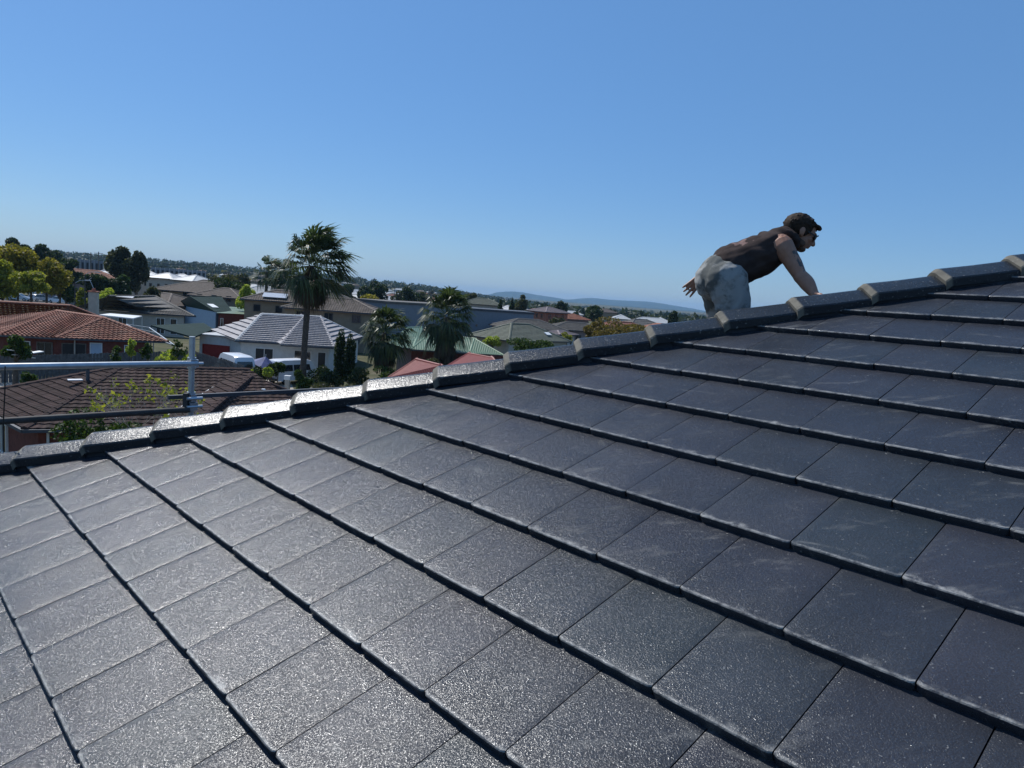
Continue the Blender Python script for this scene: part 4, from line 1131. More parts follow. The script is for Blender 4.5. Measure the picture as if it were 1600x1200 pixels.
# ---------------------------------------------------------------- palms
rnd = random.Random(11)
q = D(473, 590, 57)
fan_palm('fan_palm', 'tall windblown fan palm with a dark shaggy crown standing above the white house', q.x, q.y, 9.5, .26, 3.0, 60, rnd, wind=(.4, 0, .14), skirt=.35, lean=(.35, 0), elev=(-.75, 1.45))
q = D(598, 590, 60)
fan_palm('fan_palm', 'short bushy fan palm left of the green metal roof', q.x, q.y, 4.6, .2, 2.2, 50, rnd, wind=(.15, 0, 0), skirt=1.0, elev=(-.95, 1.4))
q = D(693, 575, 67)
fan_palm('fan_palm', 'shaggy fan palm with pale dead fronds in front of the green metal roof', q.x, q.y, 6.0, .26, 2.7, 60, rnd, wind=(.1, 0, 0), skirt=3.0, elev=(-1.0, 1.45))
for px, py, lab in ((417, 424, 'left one of two small windblown palms behind the tan units'), (437, 428, 'right one of two small windblown palms behind the tan units')):
    q = D(px, py, 130)
    fan_palm('fan_palm', lab, q.x, q.y, q.z, .28, 3.2, 34, rnd, wind=(.7, 0, -.05), elev=(-.7, 1.3))
# ---------------------------------------------------------------- trees placed one by one
tr = lambda seed, *a, **k: tree_proto(random.Random(seed), *a, **k)
def T(px, py_top, dist, hw, leaf, label, name='tree', cat='tree', n=2600, ls=.22, lumps=10, rz=None, shape='round', seed=1, hmin=None, tk=.16, group=None, bark='bark'):
    q = D(px, py_top, dist); z0 = ground(q.x, q.y); h = q.z - z0; w_ = hw * dist / FPX
    rz_ = rz if rz else min(h * .46, w_ * 1.0)
    me = tr(seed, h, w_, rz_, leaf, n, ls, lumps, shape, tk, bark=bark)
    return put_tree(me, name, label, cat, q.x, q.y, z0, group=group)
T(28, 380, 122, 30, 'leaf_olive', 'large tree with olive yellow upper leaves at the left edge of the street', n=5200, ls=.26, lumps=16, rz=3.6, seed=2)
T(4, 404, 112, 28, 'leaf_yellow', 'bright yellow green tree at the far left edge', n=4200, ls=.25, lumps=14, rz=2.8, seed=3)
T(72, 396, 118, 24, 'leaf_olive', 'thin olive tree beside the parked cars', n=3400, ls=.24, lumps=13, rz=3.0, seed=4)
T(48, 424, 108, 20, 'leaf_yellow', 'low yellow green tree under the large olive tree', n=2400, ls=.22, rz=1.5, seed=5)
T(92, 428, 124, 15, 'leaf_mid', 'small green tree at the right end of the parked cars', n=1800, ls=.24, rz=2.1, seed=6)
T(26, 372, 215, 16, 'leaf_dark', 'dark umbrella shaped pine above the olive tree', 'pine_tree', n=1800, ls=.5, rz=3.0, seed=7)
T(62, 382, 225, 16, 'leaf_dark', 'dark rounded pine on the left skyline', 'pine_tree', n=1800, ls=.5, rz=3.4, seed=8)
T(82, 389, 235, 17, 'leaf_dark', 'dark spreading pine right of the rounded pine on the skyline', 'pine_tree', n=1800, ls=.5, rz=3.4, seed=9)
T(112, 403, 200, 15, 'leaf_dark', 'dark green tree in front of the faded red roof', n=1500, ls=.4, rz=3, seed=10)
T(186, 387, 172, 19, 'leaf_gum', 'left half of the tall dark gum, the tallest crown behind the solar house', 'gum_tree', n=4200, ls=.34, lumps=14, rz=4.4, seed=11)
T(212, 390, 170, 18, 'leaf_gum', 'right half of the tall dark gum beside the white roofs', 'gum_tree', n=4200, ls=.34, lumps=14, rz=4.6, seed=12)
T(146, 424, 150, 20, 'leaf_dark', 'dark dense hedge tree above the chimney', n=2600, ls=.28, rz=3, seed=13)
T(172, 428, 148, 18, 'leaf_dark', 'dark dense hedge tree beside the yellow green bush', n=2600, ls=.28, rz=3, seed=14)
T(192, 432, 150, 13, 'leaf_mid', 'mid green tree at the right end of the dark hedge trees', n=2000, ls=.28, rz=2.6, seed=15)
T(167, 449, 112, 13, 'leaf_lime', 'yellow green bush behind the cream chimney', 'bush', 'bush', n=1500, ls=.16, rz=1.3, seed=16)
T(128, 452, 118, 7, 'leaf_yellow', 'thin yellow sapling left of the cream chimney', n=600, ls=.2, rz=1.5, seed=17, tk=.06)
T(104, 441, 135, 12, 'leaf_mid', 'round green tree on the verge left of the poles', n=1500, ls=.25, rz=2.0, seed=18)
T(386, 444, 116, 13, 'leaf_lime', 'bright yellow green tree beside the pale hip roof', n=2200, ls=.2, rz=2.4, seed=19, tk=.1)
T(350, 421, 165, 24, 'leaf_gum', 'brownish gum tree behind the grey brown unit', 'gum_tree', n=3000, ls=.3, rz=3.5, seed=20)
T(374, 425, 160, 18, 'leaf_gum', 'brown green tree left of the two small palms', n=2600, ls=.3, rz=3.2, seed=21)
T(358, 436, 150, 22, 'leaf_dark', 'low dark tree under the brown gum', n=2000, ls=.28, rz=2.4, seed=22)
T(225, 456, 118, 15, 'leaf_gum', 'scrubby grey green tree above the solar panels', n=1500, ls=.22, rz=1.8, seed=23)
T(240, 448, 124, 9, 'leaf_gum', 'small scrubby tree beside the white roofs', n=900, ls=.22, rz=1.8, seed=24)
T(590, 436.5, 240, 17, 'leaf_dark', 'tall dark tree on the skyline right of the tall palm', n=2200, ls=.45, rz=4.5, seed=25)
T(571, 445, 235, 13, 'leaf_dark', 'dark tree left of the tall skyline tree', n=1600, ls=.45, rz=3.5, seed=26)
T(543, 441, 230, 14, 'leaf_dark', 'dark tree just right of the tall palm crown', n=1600, ls=.45, rz=3.5, seed=27)
T(528, 444, 232, 10, 'leaf_dark', 'dark skyline tree touching the palm fronds', n=1200, ls=.45, rz=3, seed=28)
T(585, 458, 165, 24, 'leaf_olive', 'broad olive tree above the white warehouse roof', n=2800, ls=.3, rz=2.4, seed=29)
T(641, 448, 230, 14, 'leaf_dark', 'dark rounded tree midway between the two bushy palms', n=1700, ls=.45, rz=3.4, seed=30)
T(624, 455, 250, 12, 'leaf_gum', 'grey green tree left of the dark rounded one', n=1200, ls=.45, rz=3, seed=31)
T(660, 456, 250, 12, 'leaf_gum', 'grey green tree beside the shaggy palm', n=1200, ls=.45, rz=3, seed=32)
T(738, 457, 250, 14, 'leaf_gum', 'grey green gum right of the shaggy palm', n=1600, ls=.45, rz=3.5, seed=33)
T(757, 464, 240, 12, 'leaf_dark', 'dark tree at the left foot of the hills', n=1200, ls=.4, rz=3, seed=34)
T(783, 465, 190, 9, 'leaf_dark', 'dark pointed conifer below the hill summit', 'conifer', n=1600, ls=.3, rz=2.6, shape='cone', seed=35)
T(801, 464, 192, 8, 'leaf_dark', 'second dark pointed conifer, close right of the first', 'conifer', n=1600, ls=.3, rz=2.6, shape='cone', seed=36)
T(814, 459, 200, 11, 'leaf_gum', 'gum tree rising in front of the hill right of the conifers', 'gum_tree', n=1700, ls=.35, rz=3, seed=37)
T(968, 494, 112, 56, 'leaf_rust', 'broad yellow brown tree touching the ridge caps', n=9000, ls=.2, lumps=24, rz=2.8, seed=38)
T(932, 500, 114, 22, 'leaf_rust', 'yellow brown tree forming the left shoulder of the broad one', n=2500, ls=.2, lumps=10, rz=2.0, seed=39)
T(812, 525, 63, 34, 'leaf_mid', 'dense green bush just above the ridge caps', 'bush', 'bush', n=3200, ls=.1, rz=1.1, seed=40, lumps=12)
T(848, 530, 64, 24, 'leaf_mid', 'lower green bush right of the dense one', 'bush', 'bush', n=2200, ls=.1, rz=.9, seed=41)
T(885, 519, 105, 10, 'leaf_yellow', 'small yellow green bush by the white shed', 'bush', 'bush', n=900, ls=.15, rz=.9, seed=42)
T(770, 524, 92, 14, 'leaf_lime', 'pale yellow shrub at the foot of the skylit roof', 'bush', 'bush', n=1200, ls=.14, rz=1.0, seed=43)
T(878, 470, 260, 11, 'leaf_dark', 'dark tree above the orange brick house', n=1200, ls=.45, rz=3, seed=44)
T(930, 476, 240, 20, 'leaf_dark', 'broad dark tree in the middle of the tree belt under the hills', n=2200, ls=.45, rz=3.5, seed=45)
T(1052, 486, 220, 8, 'leaf_dark', 'dark round tree at the right end of the tree belt', n=900, ls=.4, rz=2.4, seed=46)
# cypresses and garden plants in front of the white house
T(533, 519, 59, 10, 'leaf_dark', 'taller of two dark cypresses by the white porch', 'cypress', n=2600, ls=.1, rz=1.9, shape='column', seed=50, tk=.08, lumps=7)
T(548, 526, 58, 10, 'leaf_dark', 'shorter of two dark cypresses by the white porch', 'cypress', n=2600, ls=.1, rz=1.7, shape='column', seed=51, tk=.08, lumps=7)
garden = [(400, 571, 55, 16, 'leaf_dark', 'dark shrub in front of the white house window'), (425, 570, 55.5, 12, 'leaf_dark', 'dark shrub between the two vans'), (418, 574, 54, 8, 'leaf_lime', 'pale flowering shrub between the vans'),
          (436, 566, 56, 8, 'leaf_mid', 'green shrub at the rear of the smaller van'), (500, 572, 56, 18, 'leaf_dark', 'dark shrub under the porch canopy'), (520, 580, 54, 20, 'leaf_dark', 'dark hedge at the foot of the cypresses'),
          (560, 575, 55, 22, 'leaf_dark', 'dark hedge between the cypresses and the bushy palm'), (600, 570, 57, 24, 'leaf_mid', 'green undergrowth beneath the short bushy palm'), (480, 590, 52, 16, 'leaf_mid', 'low green shrub at the base of the tall palm'),
          (505, 598, 49, 22, 'leaf_gum', 'dry grey shrub in front of the hedge'), (545, 600, 47, 24, 'leaf_gum', 'dry grey brown shrub nearest the ridge caps'), (466, 578, 52, 9, 'leaf_mid', 'small leafy shrub beside the letterbox post'), (640, 578, 56, 16, 'leaf_dark', 'dark shrub left of the red roof'), (716, 566, 60, 22, 'leaf_dark', 'dark shrub between the green and red roofs'), (672, 560, 60, 16, 'leaf_gum', 'scruffy shrub beneath the shaggy palm'), (392, 578, 55, 8, 'leaf_lime', 'little bright shrub at the end of the fence')]
for i, (px, py, dist, hw, lf, lab) in enumerate(garden):
    T(px, py, dist, hw, lf, lab, 'shrub', 'shrub', n=1100, ls=.11, rz=None, seed=60 + i, tk=.04, group='garden shrubs')
T(24, 526, 50, 15, 'leaf_mid', 'green bush against the terracotta house wall above the white boards', 'bush', 'bush', n=1500, ls=.12, rz=.8, seed=80)
T(46, 583, 44, 11, 'leaf_mid', 'small weedy bush at the foot of the grey fence', 'bush', 'bush', n=700, ls=.1, rz=.5, seed=81, tk=.04)
for i, (px, py, hw) in enumerate(((182, 540, 7), (206, 530, 6), (232, 536, 9), (262, 545, 14), (278, 532, 12), (296, 552, 12))):
    T(px, py, 42, hw, 'leaf_lime' if i % 2 else 'leaf_mid', ['sprig of yellow green leaves above the rail at left', 'pale leafy sprig just below the terracotta gutter', 'leafy sprig left of the scaffold post', 'broad leafy shrub behind the scaffold rail', 'leafy shrub beside the top of the scaffold post', 'leafy shrub right behind the scaffold post'][i], 'shrub', 'shrub', n=260, ls=.1, rz=.5, seed=90 + i, tk=.03, group='leafy shrubs along the grey fence')
# near bush and sparse sapling in front of the dark roof
T(142, 642, 19.5, 44, 'leaf_mid', 'leafy green bush in front of the dark brown roof', 'bush', 'bush', n=2600, ls=.055, rz=.75, seed=100, tk=.04, lumps=12)
T(178, 655, 19, 40, 'leaf_mid', 'dense green bush right above the ridge caps, beside the leafier one', 'bush', 'bush', n=2400, ls=.05, rz=.6, seed=101, tk=.04, lumps=12)
o = thing('sapling', 'bare pale branched sapling with sparse lime leaves in front of the dark roof', 'tree', tuple(D(245, 640, 19).xy) + (0,)); O_ = Vector(o.location)
rs = random.Random(5); tb = MB(); lb = MB()
def branch(p, d, L, r, lvl):
    q = p + d * L; md = (p + q) / 2 + Vector((rs.uniform(-.04, .04), rs.uniform(-.04, .04), .02)) * L
    tb.tube([p, md, q], [r, r * .85, r * .7], 5)
    if lvl == 0 or L < .18:
        if rs.random() < .33:
            for _ in range(rs.randint(3, 7)):
                leaf_cloud(lb, [q + Vector((rs.gauss(0, .05), rs.gauss(0, .05), rs.gauss(0, .05)))], .06, rs)
        return
    for _ in range(rs.choice((2, 2, 3))):
        v = (d + Vector((rs.uniform(-.75, .75), rs.uniform(-.6, .6), rs.uniform(-.2, .6)))).normalized()
        branch(q, v, L * rs.uniform(.62, .86), r * .66, lvl - 1)
for dx in (-.5, -.15, .15, .45): branch(Vector((dx * .4, 0, 2.4)), Vector((dx, 0, 1)).normalized(), 1.0, .024, 5)
tb.tube([(0, 0, 0), (0, 0, 2.5)], [.06, .04], 8)
tb.build('trunk', M['twig'], o, smooth=True); lb.build('crown', M['leaf_yellow'], o, recalc=False)

# ---------------------------------------------------------------- street things
for px, py, rz, pm, lab in ((54, 461, 2.6, 'car_white', 'white car parked under the yellow tree, furthest along the street'), (92, 474, 2.75, 'car_white', 'white wagon parked nearest on the far street'), (10, 468, .2, 'car_dark', 'dark car parked at the left edge of the street'), (30, 470, .15, 'car_silver', 'silver car parked behind the terracotta roof'), (63, 471, 1.2, 'car_silver', 'silver car parked beside the white wagon'), (120, 481, 2.6, 'car_dark', 'dark blue car half hidden by the terracotta roof ridge')):
    q = P(px, py, 0); small_car('parked_car', lab, q.x, q.y, rz, M[pm], group='cars parked in the street')
def pole(px, py, dist, lab, arms=1):
    q = D(px, py, dist); z0 = ground(q.x, q.y)
    o = thing('power_pole', lab, 'power pole', (q.x, q.y, z0), .5, 'power poles')
    mb = MB(); mb.tube([(0, 0, 0), (0, 0, q.z - z0)], [.2, .14], 8); mb.build('pole', M['timber'], o)
    for a in range(arms):
        mb = MB(); mb.box((0, 0, q.z - z0 - .5 - a * 1.1), (2.4, .14, .14)); mb.build('cross_arm', M['timber'], o)
        for s_ in (-1, -.4, .4, 1):
            ib = MB(); ib.tube([(s_, 0, q.z - z0 - .42 - a * 1.1), (s_, 0, q.z - z0 - .2 - a * 1.1)], .05, 6); ib.build('insulator', M['white_paint'], o)
    return q
pq = [pole(-60, 388, 300, 'power pole beyond the left edge of the street'), pole(142, 394.5, 255, 'left one of two power poles close together at left'), pole(154, 393.5, 260, 'right one of two power poles close together at left', 2), pole(287, 409, 340, 'small power pole above the white terrace'), pole(332, 411, 270, 'power pole above the brown tree mass'), pole(617, 448, 330, 'power pole between the skyline trees right of the palm')]
o = thing('power_line', 'thin sagging power wires between the poles on the left skyline', 'power line', tuple(pq[1])); O_ = Vector(o.location)
for a, b_ in ((0, 1), (2, 3), (2, 4), (4, 5)):
    for dz in (-.4, -1.3):
        A1_, B1x = pq[a] + Vector((0, 0, dz)), pq[b_] + Vector((0, 0, dz)); cm = MB(O_)
        cm.tube([A1_.lerp(B1x, t) - Vector((0, 0, 4 * t * (1 - t) * 1.4)) for t in [k / 12 for k in range(13)]], .045, 4); cm.build('wire', M['dark'], o)
for px, py, dist, hgt, lab in ((117, 441, 95, 6.2, 'grey street lamp left of the chimney, with a curved arm'), (133, 428, 100, 7.2, 'slim grey pole just right of the street lamp')):
    q = D(px, py, dist); o = thing('street_lamp', lab, 'street lamp', (q.x, q.y, 0), .3)
    mb = MB(); mb.tube([(0, 0, 0), (0, 0, q.z)], [.09, .06], 8); mb.build('pole', M['steel_dark'], o)
    mb = MB(); mb.tube([(0, 0, q.z - .1), (.5, 0, q.z + .25), (1.1, 0, q.z + .3)], .035, 6); mb.build('arm', M['steel'], o)
    mb = MB(); mb.box((1.3, 0, q.z + .3), (.6, .22, .1)); mb.build('lamp_head', M['steel'], o)
q = D(450, 576, 53); o = thing('letterbox', 'pale letterbox on a post beside the concrete drive', 'letterbox', (q.x, q.y, 0))
mb = MB(); mb.box((0, 0, .6), (.3, .3, 1.2)); mb.build('post', M['cream_wall'], o)
mb = MB(); mb.box((0, 0, 1.35), (.42, .36, .3)); mb.build('box', M['white_paint'], o)

# ---------------------------------------------------------------- the rest of the suburb: repeated roofs and trees out to the skyline
rf = random.Random(21)
protos = []
def proto_house(kind, roofm, wallm, ze, L, Wd):
    o = hip_house('suburban_house', '', 'house', 0, 0, 0, L, Wd, ze, M[roofm], M[wallm], 22, zbase=0, lift=.05, course=1.2, capw=.22, capseg=2.5,
                  openings=[(i, f, f + .12, 1.0, 2.1) for i in range(4) for f in (.15, .6)])
    return o
specs = [('a', 'roof_terracotta', 'mauve_brick', 2.7, 14, 9, 'distant brick house with a red tiled hip roof'), ('b', 'roof_grey', 'cream_wall', 2.7, 13, 9, 'distant cream house with a grey tiled hip roof'), ('c', 'roof_taupe', 'grey_brown', 5.2, 11, 8, 'distant two storey house with a brown hip roof'), ('d', 'roof_pale', 'white_wall', 2.9, 14, 8, 'distant white house with a pale metal roof'), ('e', 'roof_orange', 'red_brick', 2.7, 12, 8, 'distant orange roofed brick house')]
protos = [(proto_house(*s[:6]), s[6]) for s in specs]
taken = []
def free(x, y, r):
    for (a, b_, c) in taken:
        if (a - x) ** 2 + (b_ - y) ** 2 < (r + c) ** 2: return False
    return True
for o in list(COL.objects):
    if o.parent is None and o.type == 'EMPTY' and o.get('category') in ('house', 'warehouse', 'shed', 'tree', 'palm tree', 'town houses', 'bush', 'outbuilding') and abs(o.location.y) > 60:
        taken.append((o.location.x, o.location.y, 9))
used = [False] * len(protos); nh = 0
for ri, d0 in enumerate([150, 175, 200, 235, 270, 310, 360, 420, 490, 570, 660, 760, 860, 970]):
    step = 15 + d0 * .013
    az = -37.0
    while az < 19:
        az += math.degrees(step / d0) * rf.uniform(.85, 1.5)
        dd = d0 + rf.uniform(-7, 7); x, y = dd * math.sin(R(az)), dd * math.cos(R(az))
        px_view = 800 + FPX * (x / y)
        if not free(x, y, 5): continue
        if az > -2 and rf.random() < .55: continue
        p_i = rf.choice([0, 1, 3, 2, 3, 3, 4, 3] if d0 > 260 else [0, 1, 3, 4])
        src, lab = protos[p_i]
        o = src if not used[p_i] else copy_tree(src); used[p_i] = True
        o['label'] = lab; o['group'] = 'houses spread across the far suburb'
        o.location = (x, y, ground(x, y)); o.rotation_euler = (0, 0, R(rf.choice((0, 45, 90, 20, 135)) + rf.uniform(-8, 8)))
        taken.append((x, y, 8)); nh += 1
tprot = [(tr(200 + i, h, rx, rz, lf, nn, ls, lu, sh, .2), lab) for i, (h, rx, rz, lf, nn, ls, lu, sh, lab) in enumerate([
    (9, 4.2, 3.6, 'leaf_dark', 1100, .55, 9, 'round', 'distant dark green rounded tree in the suburb'), (11, 4.6, 4.2, 'leaf_gum', 1200, .6, 9, 'round', 'distant grey green gum tree in the suburb'),
    (7, 3.6, 2.8, 'leaf_mid', 900, .5, 8, 'round', 'distant mid green garden tree in the suburb'), (8, 4.2, 3.0, 'leaf_olive', 900, .5, 8, 'round', 'distant olive brown tree in the suburb'), (10, 2.2, 4.2, 'leaf_dark', 900, .45, 7, 'cone', 'distant dark conifer in the suburb')])]
ntree = 0
for i in range(1600):
    if ntree >= 290: break
    dd = 150 + 850 * rf.random() ** 1.15; az = rf.uniform(-37, 18)
    if i % 2: az = rf.uniform(-4, 18)
    x, y = dd * math.sin(R(az)), dd * math.cos(R(az))
    if not free(x, y, 2.2): continue
    me, lab = tprot[rf.choice((0, 0, 1, 1, 1, 2, 3, 4))]
    cap = (.62 if dd < 300 else .9 if az < -24 else .8) * (.72 if az > -6 else 1)
    s_ = rf.uniform(.6, 1.0) * cap * (1.15 if dd > 500 else 1)
    put_tree(me, 'tree', lab, 'tree', x, y, sc=s_, rz=rf.uniform(0, 6.28), group='trees spread across the far suburb')
    taken.append((x, y, 2)); ntree += 1
# far woods: one mass of crowns on the skyline
wm = MB(); wr_ = random.Random(9)
for i in range(2300):
    dd = 950 + 1900 * wr_.random(); az = wr_.uniform(-38, 20)
    if i > 1500: az = wr_.uniform(-3, 19); dd = 420 + 560 * wr_.random()
    x, y = dd * math.sin(R(az)), dd * math.cos(R(az)); z0 = ground(x, y); h = wr_.uniform(5, 10) * (.8 if i > 1500 else 1); w_ = wr_.uniform(5, 11)
    for _ in range(46):
        v = Vector((wr_.gauss(0, 1), wr_.gauss(0, 1), wr_.gauss(0, 1))).normalized()
        leaf_cloud(wm, [Vector((x + v.x * w_ * .8, y + v.y * w_ * .8, z0 + h * .5 + v.z * h * .5))], 2.3, wr_)
tag(wm.build('distant_woods', M['leaf_far'], recalc=False), 'low dark belt of far woods along the skyline', 'woods', kind='stuff')
# haze: pale air round the town and hills
hz = MB(); 
hz.box((0, 5400, 44), (24000, 12000, 100)); ho = hz.build('haze', None)
hm = bpy.data.materials.new('haze'); hm.use_nodes = True; t_ = hm.node_tree; t_.nodes.remove(t_.nodes['Principled BSDF'])
pv = t_.nodes.new('ShaderNodeVolumePrincipled'); pv.inputs['Color'].default_value = (.4, .68, 1.0, 1); pv.inputs['Density'].default_value = 8.5e-5; pv.inputs['Anisotropy'].default_value = 0.0
t_.links.new(pv.outputs[0], t_.nodes['Material Output'].inputs['Volume']); ho.data.materials.append(hm)
tag(ho, 'thin blue haze over the far suburb and hills', 'haze', kind='stuff')
# ---------------------------------------------------------------- the roofer kneeling beyond the hip
def surf(x, y, h=0): return Vector((x, y, roof_z(x, y) + h))
def remesh(name, mb, vox, m, parent=None, smooth=2, disp=None):
    me = bpy.data.meshes.new('raw'); me.from_pydata(mb.v, [], mb.f)
    bm = bmesh.new(); bm.from_mesh(me); bmesh.ops.recalc_face_normals(bm, faces=bm.faces); bm.to_mesh(me); bm.free()
    o = bpy.data.objects.new('raw', me); COL.objects.link(o)
    r = o.modifiers.new('r', 'REMESH'); r.mode = 'VOXEL'; r.voxel_size = vox; r.use_smooth_shade = True
    if smooth:
        s_ = o.modifiers.new('s', 'SMOOTH'); s_.factor = .5; s_.iterations = smooth
    dg = bpy.context.evaluated_depsgraph_get(); out = bpy.data.meshes.new_from_object(o.evaluated_get(dg))
    bpy.data.objects.remove(o)
    if disp:
        nn = np.empty(len(out.vertices) * 3, np.float32); out.vertices.foreach_get('co', nn); nn = nn.reshape(-1, 3)
        nr = [v.normal.copy() for v in out.vertices]
        for i, v in enumerate(out.vertices): v.co = v.co + nr[i] * disp(Vector(nn[i]))
    out.shade_smooth(); out.name = name
    return link(name, out, m, parent)
def ell(mb, c, r, M3=None, n=14):
    c = Vector(c); rr = []; M3 = M3 or Matrix.Identity(3)
    for i in range(1, n):
        th = math.pi * i / n
        rr.append([mb.vert(c + M3 @ Vector((r[0] * math.sin(th) * math.cos(a), r[1] * math.sin(th) * math.sin(a), r[2] * math.cos(th)))) for a in [2 * math.pi * k / (n * 2) for k in range(n * 2)]])
    t, b_ = mb.vert(c + M3 @ Vector((0, 0, r[2]))), mb.vert(c - M3 @ Vector((0, 0, r[2]))); m_ = n * 2
    for k in range(m_): mb.face((t, rr[0][k], rr[0][(k + 1) % m_])); mb.face((b_, rr[-1][(k + 1) % m_], rr[-1][k]))
    for a, q in zip(rr, rr[1:]):
        for k in range(m_): mb.face((a[k], q[k], q[(k + 1) % m_], a[(k + 1) % m_]))
def limb(mb, pts, rad, n=16, ends=True):
    """round-ended tapering limb; rad entries may be (in-plane, across) radii"""
    pts = [Vector(p) for p in pts]; rad = [(q, q) if not isinstance(q, tuple) else q for q in rad]
    dense, dr_ = [], []
    for i in range(len(pts) - 1):                       # Catmull-Rom through the joints
        p0, p1, p2, p3 = pts[max(i - 1, 0)], pts[i], pts[i + 1], pts[min(i + 2, len(pts) - 1)]
        for k in range(5):
            t = k / 5
            dense.append(.5 * ((2 * p1) + (p2 - p0) * t + (2 * p0 - 5 * p1 + 4 * p2 - p3) * t * t + (3 * p1 - p0 - 3 * p2 + p3) * t ** 3))
            tt = t * t * (3 - 2 * t); dr_.append(tuple(a * (1 - tt) + b * tt for a, b in zip(rad[i], rad[i + 1])))
    dense.append(pts[-1]); dr_.append(rad[-1])
    rings = []; ax = Vector((0, 1, 0))
    def ring(p, d, r):
        y = (ax - d * ax.dot(d)); y.normalize(); x = y.cross(d)
        return [mb.vert(p + x * math.cos(a) * r[0] + y * math.sin(a) * r[1]) for a in [2 * math.pi * k / n for k in range(n)]]
    for i, p in enumerate(dense):
        d = (dense[min(i + 1, len(dense) - 1)] - dense[max(i - 1, 0)]).normalized()
        if ends and i == 0:
            for s_ in (.98, .8, .45): rings.append(ring(p - d * min(dr_[0]) * s_, d, tuple(q * math.sqrt(1 - s_ * s_) for q in dr_[0])))
        rings.append(ring(p, d, dr_[i]))
        if ends and i == len(dense) - 1:
            for s_ in (.45, .8, .98): rings.append(ring(p + d * min(dr_[-1]) * s_, d, tuple(q * math.sqrt(1 - s_ * s_) for q in dr_[-1])))
    for a, q in zip(rings, rings[1:]):
        for k in range(n): mb.face((a[k], a[(k + 1) % n], q[(k + 1) % n], q[k]))
    mb.face(rings[0][::-1]); mb.face(rings[-1])

YM, YN, YF = 4.46, 4.33, 4.60
me_o = thing('person', 'man in a brown sleeveless hoodie, grey trousers and sunglasses kneeling and reaching along the hip', 'person', tuple(surf(1.35, YM)))
PO = Vector(me_o.location)
# joints read off the pose
hipN, hipF = Y(1137, 436, YN + .02), Y(1122, 437, YF)
kneeN, kneeF = Y(1146, 536, YN - .01), Y(1132, 532, YF + .02)
kneeN.z = surf(kneeN.x, kneeN.y, .065).z; kneeF.z = surf(kneeF.x, kneeF.y, .065).z
ankN = surf(kneeN.x - .27, YN + .26, .045); ankF = surf(kneeF.x - .27, YF + .26, .045)
pelv = Y(1127, 431, YM); waist = Y(1147, 412, YM); ribs = Y(1178, 398, YM); chest = Y(1203, 388, YM); neckb = Y(1228, 371, YM)
shN, shF = Y(1221, 384, YN), Y(1224, 380, YF + .02)
elbN, wrN = Y(1250, 431, YN - .09), Y(1273, 461, YN - .2)
headc = Y(1250, 363, YM)
handN = surf(wrN.x + .07, 4.03, .05)
elbF, wrF = Y(1142, 418, YF + .1), Y(1098, 430, YF + .08)
n = N('skin')
sk = n.noise(30, 3)
lp = n.new('NewGeometry')
n.set(base=n.ramp(sk, (.3, (.3, .15, .095)), (.7, (.38, .195, .125))), rough=.5, spec=.4)
n.b.inputs['Subsurface Weight'].default_value = .06; n.b.inputs['Subsurface Scale'].default_value = .01
skin = n.m
n = N('tattooed_skin')
tk = n.noise(34, 4, .6)
n.set(base=n.mix(n.ramp(tk, (.44, 0.0), (.53, .85)), (.34, .175, .11), (.035, .045, .05)), rough=.5)
tat = n.m
B = MB(PO)
# torso, neck, limbs as one continuous figure
limb(B, [pelv, waist, ribs, chest, neckb - Vector((.01, 0, .01))], [(.12, .15), (.1, .13), (.108, .145), (.095, .16), (.055, .07)])
for s_, h_, k_, a_ in ((1, hipN, kneeN, ankN), (1, hipF, kneeF, ankF)):
    limb(B, [h_, h_.lerp(k_, .5) + Vector((.01, 0, 0)), k_], [.092, .08, .055])
    limb(B, [k_, k_.lerp(a_, .35) + Vector((0, 0, .015)), a_], [.055, .055, .036])
    limb(B, [a_, a_ + Vector((-.08, .06, -.035)), a_ + Vector((-.13, .1, -.06))], [.04, .038, .025])
# near arm
limb(B, [chest + Vector((.04, -.07, -.0)), shN + Vector((.0, .0, .002)), shN.lerp(elbN, .5) + Vector((.006, 0, 0)), elbN], [.072, .066, .05, .039])
limb(B, [elbN, elbN.lerp(wrN, .4) + Vector((.004, 0, .004)), wrN], [.041, .043, .026])
limb(B, [chest + Vector((.04, .07, 0)), shF, shF.lerp(elbF, .5), elbF], [.07, .06, .048, .038])
limb(B, [elbF, elbF.lerp(wrF, .4), wrF], [.038, .038, .026])
limb(B, [neckb - Vector((.02, 0, .01)), neckb.lerp(headc, .55) + Vector((.0, 0, -.008))], [.062, .056])
# head: local frame, face axis tipped down and towards +x
tilt = R(24); fx = Vector((math.cos(tilt), -.10, -math.sin(tilt))).normalized(); fz = Vector((math.sin(tilt), 0, math.cos(tilt))); fz = (fz - fx * fz.dot(fx)).normalized(); fy = fz.cross(fx)
HM = Matrix((fx, fy, fz)).transposed() * .93
def hp(x, y, z): return headc + HM @ Vector((x, y, z))
HD = MB(PO)
ell(HD, hp(-.008, 0, .025), (.096, .074, .092), HM)
ell(HD, hp(.03, 0, -.035), (.062, .058, .072), HM)
ell(HD, hp(.052, 0, -.083), (.03, .034, .026), HM)       # chin
ell(HD, hp(.01, 0, -.06), (.06, .058, .035), HM)         # jaw
ell(HD, hp(.083, 0, .025), (.018, .05, .012), HM)        # brow
limb(HD, [hp(.088, 0, .012), hp(.102, 0, -.012), hp(.112, 0, -.03)], [.009, .011, .014])
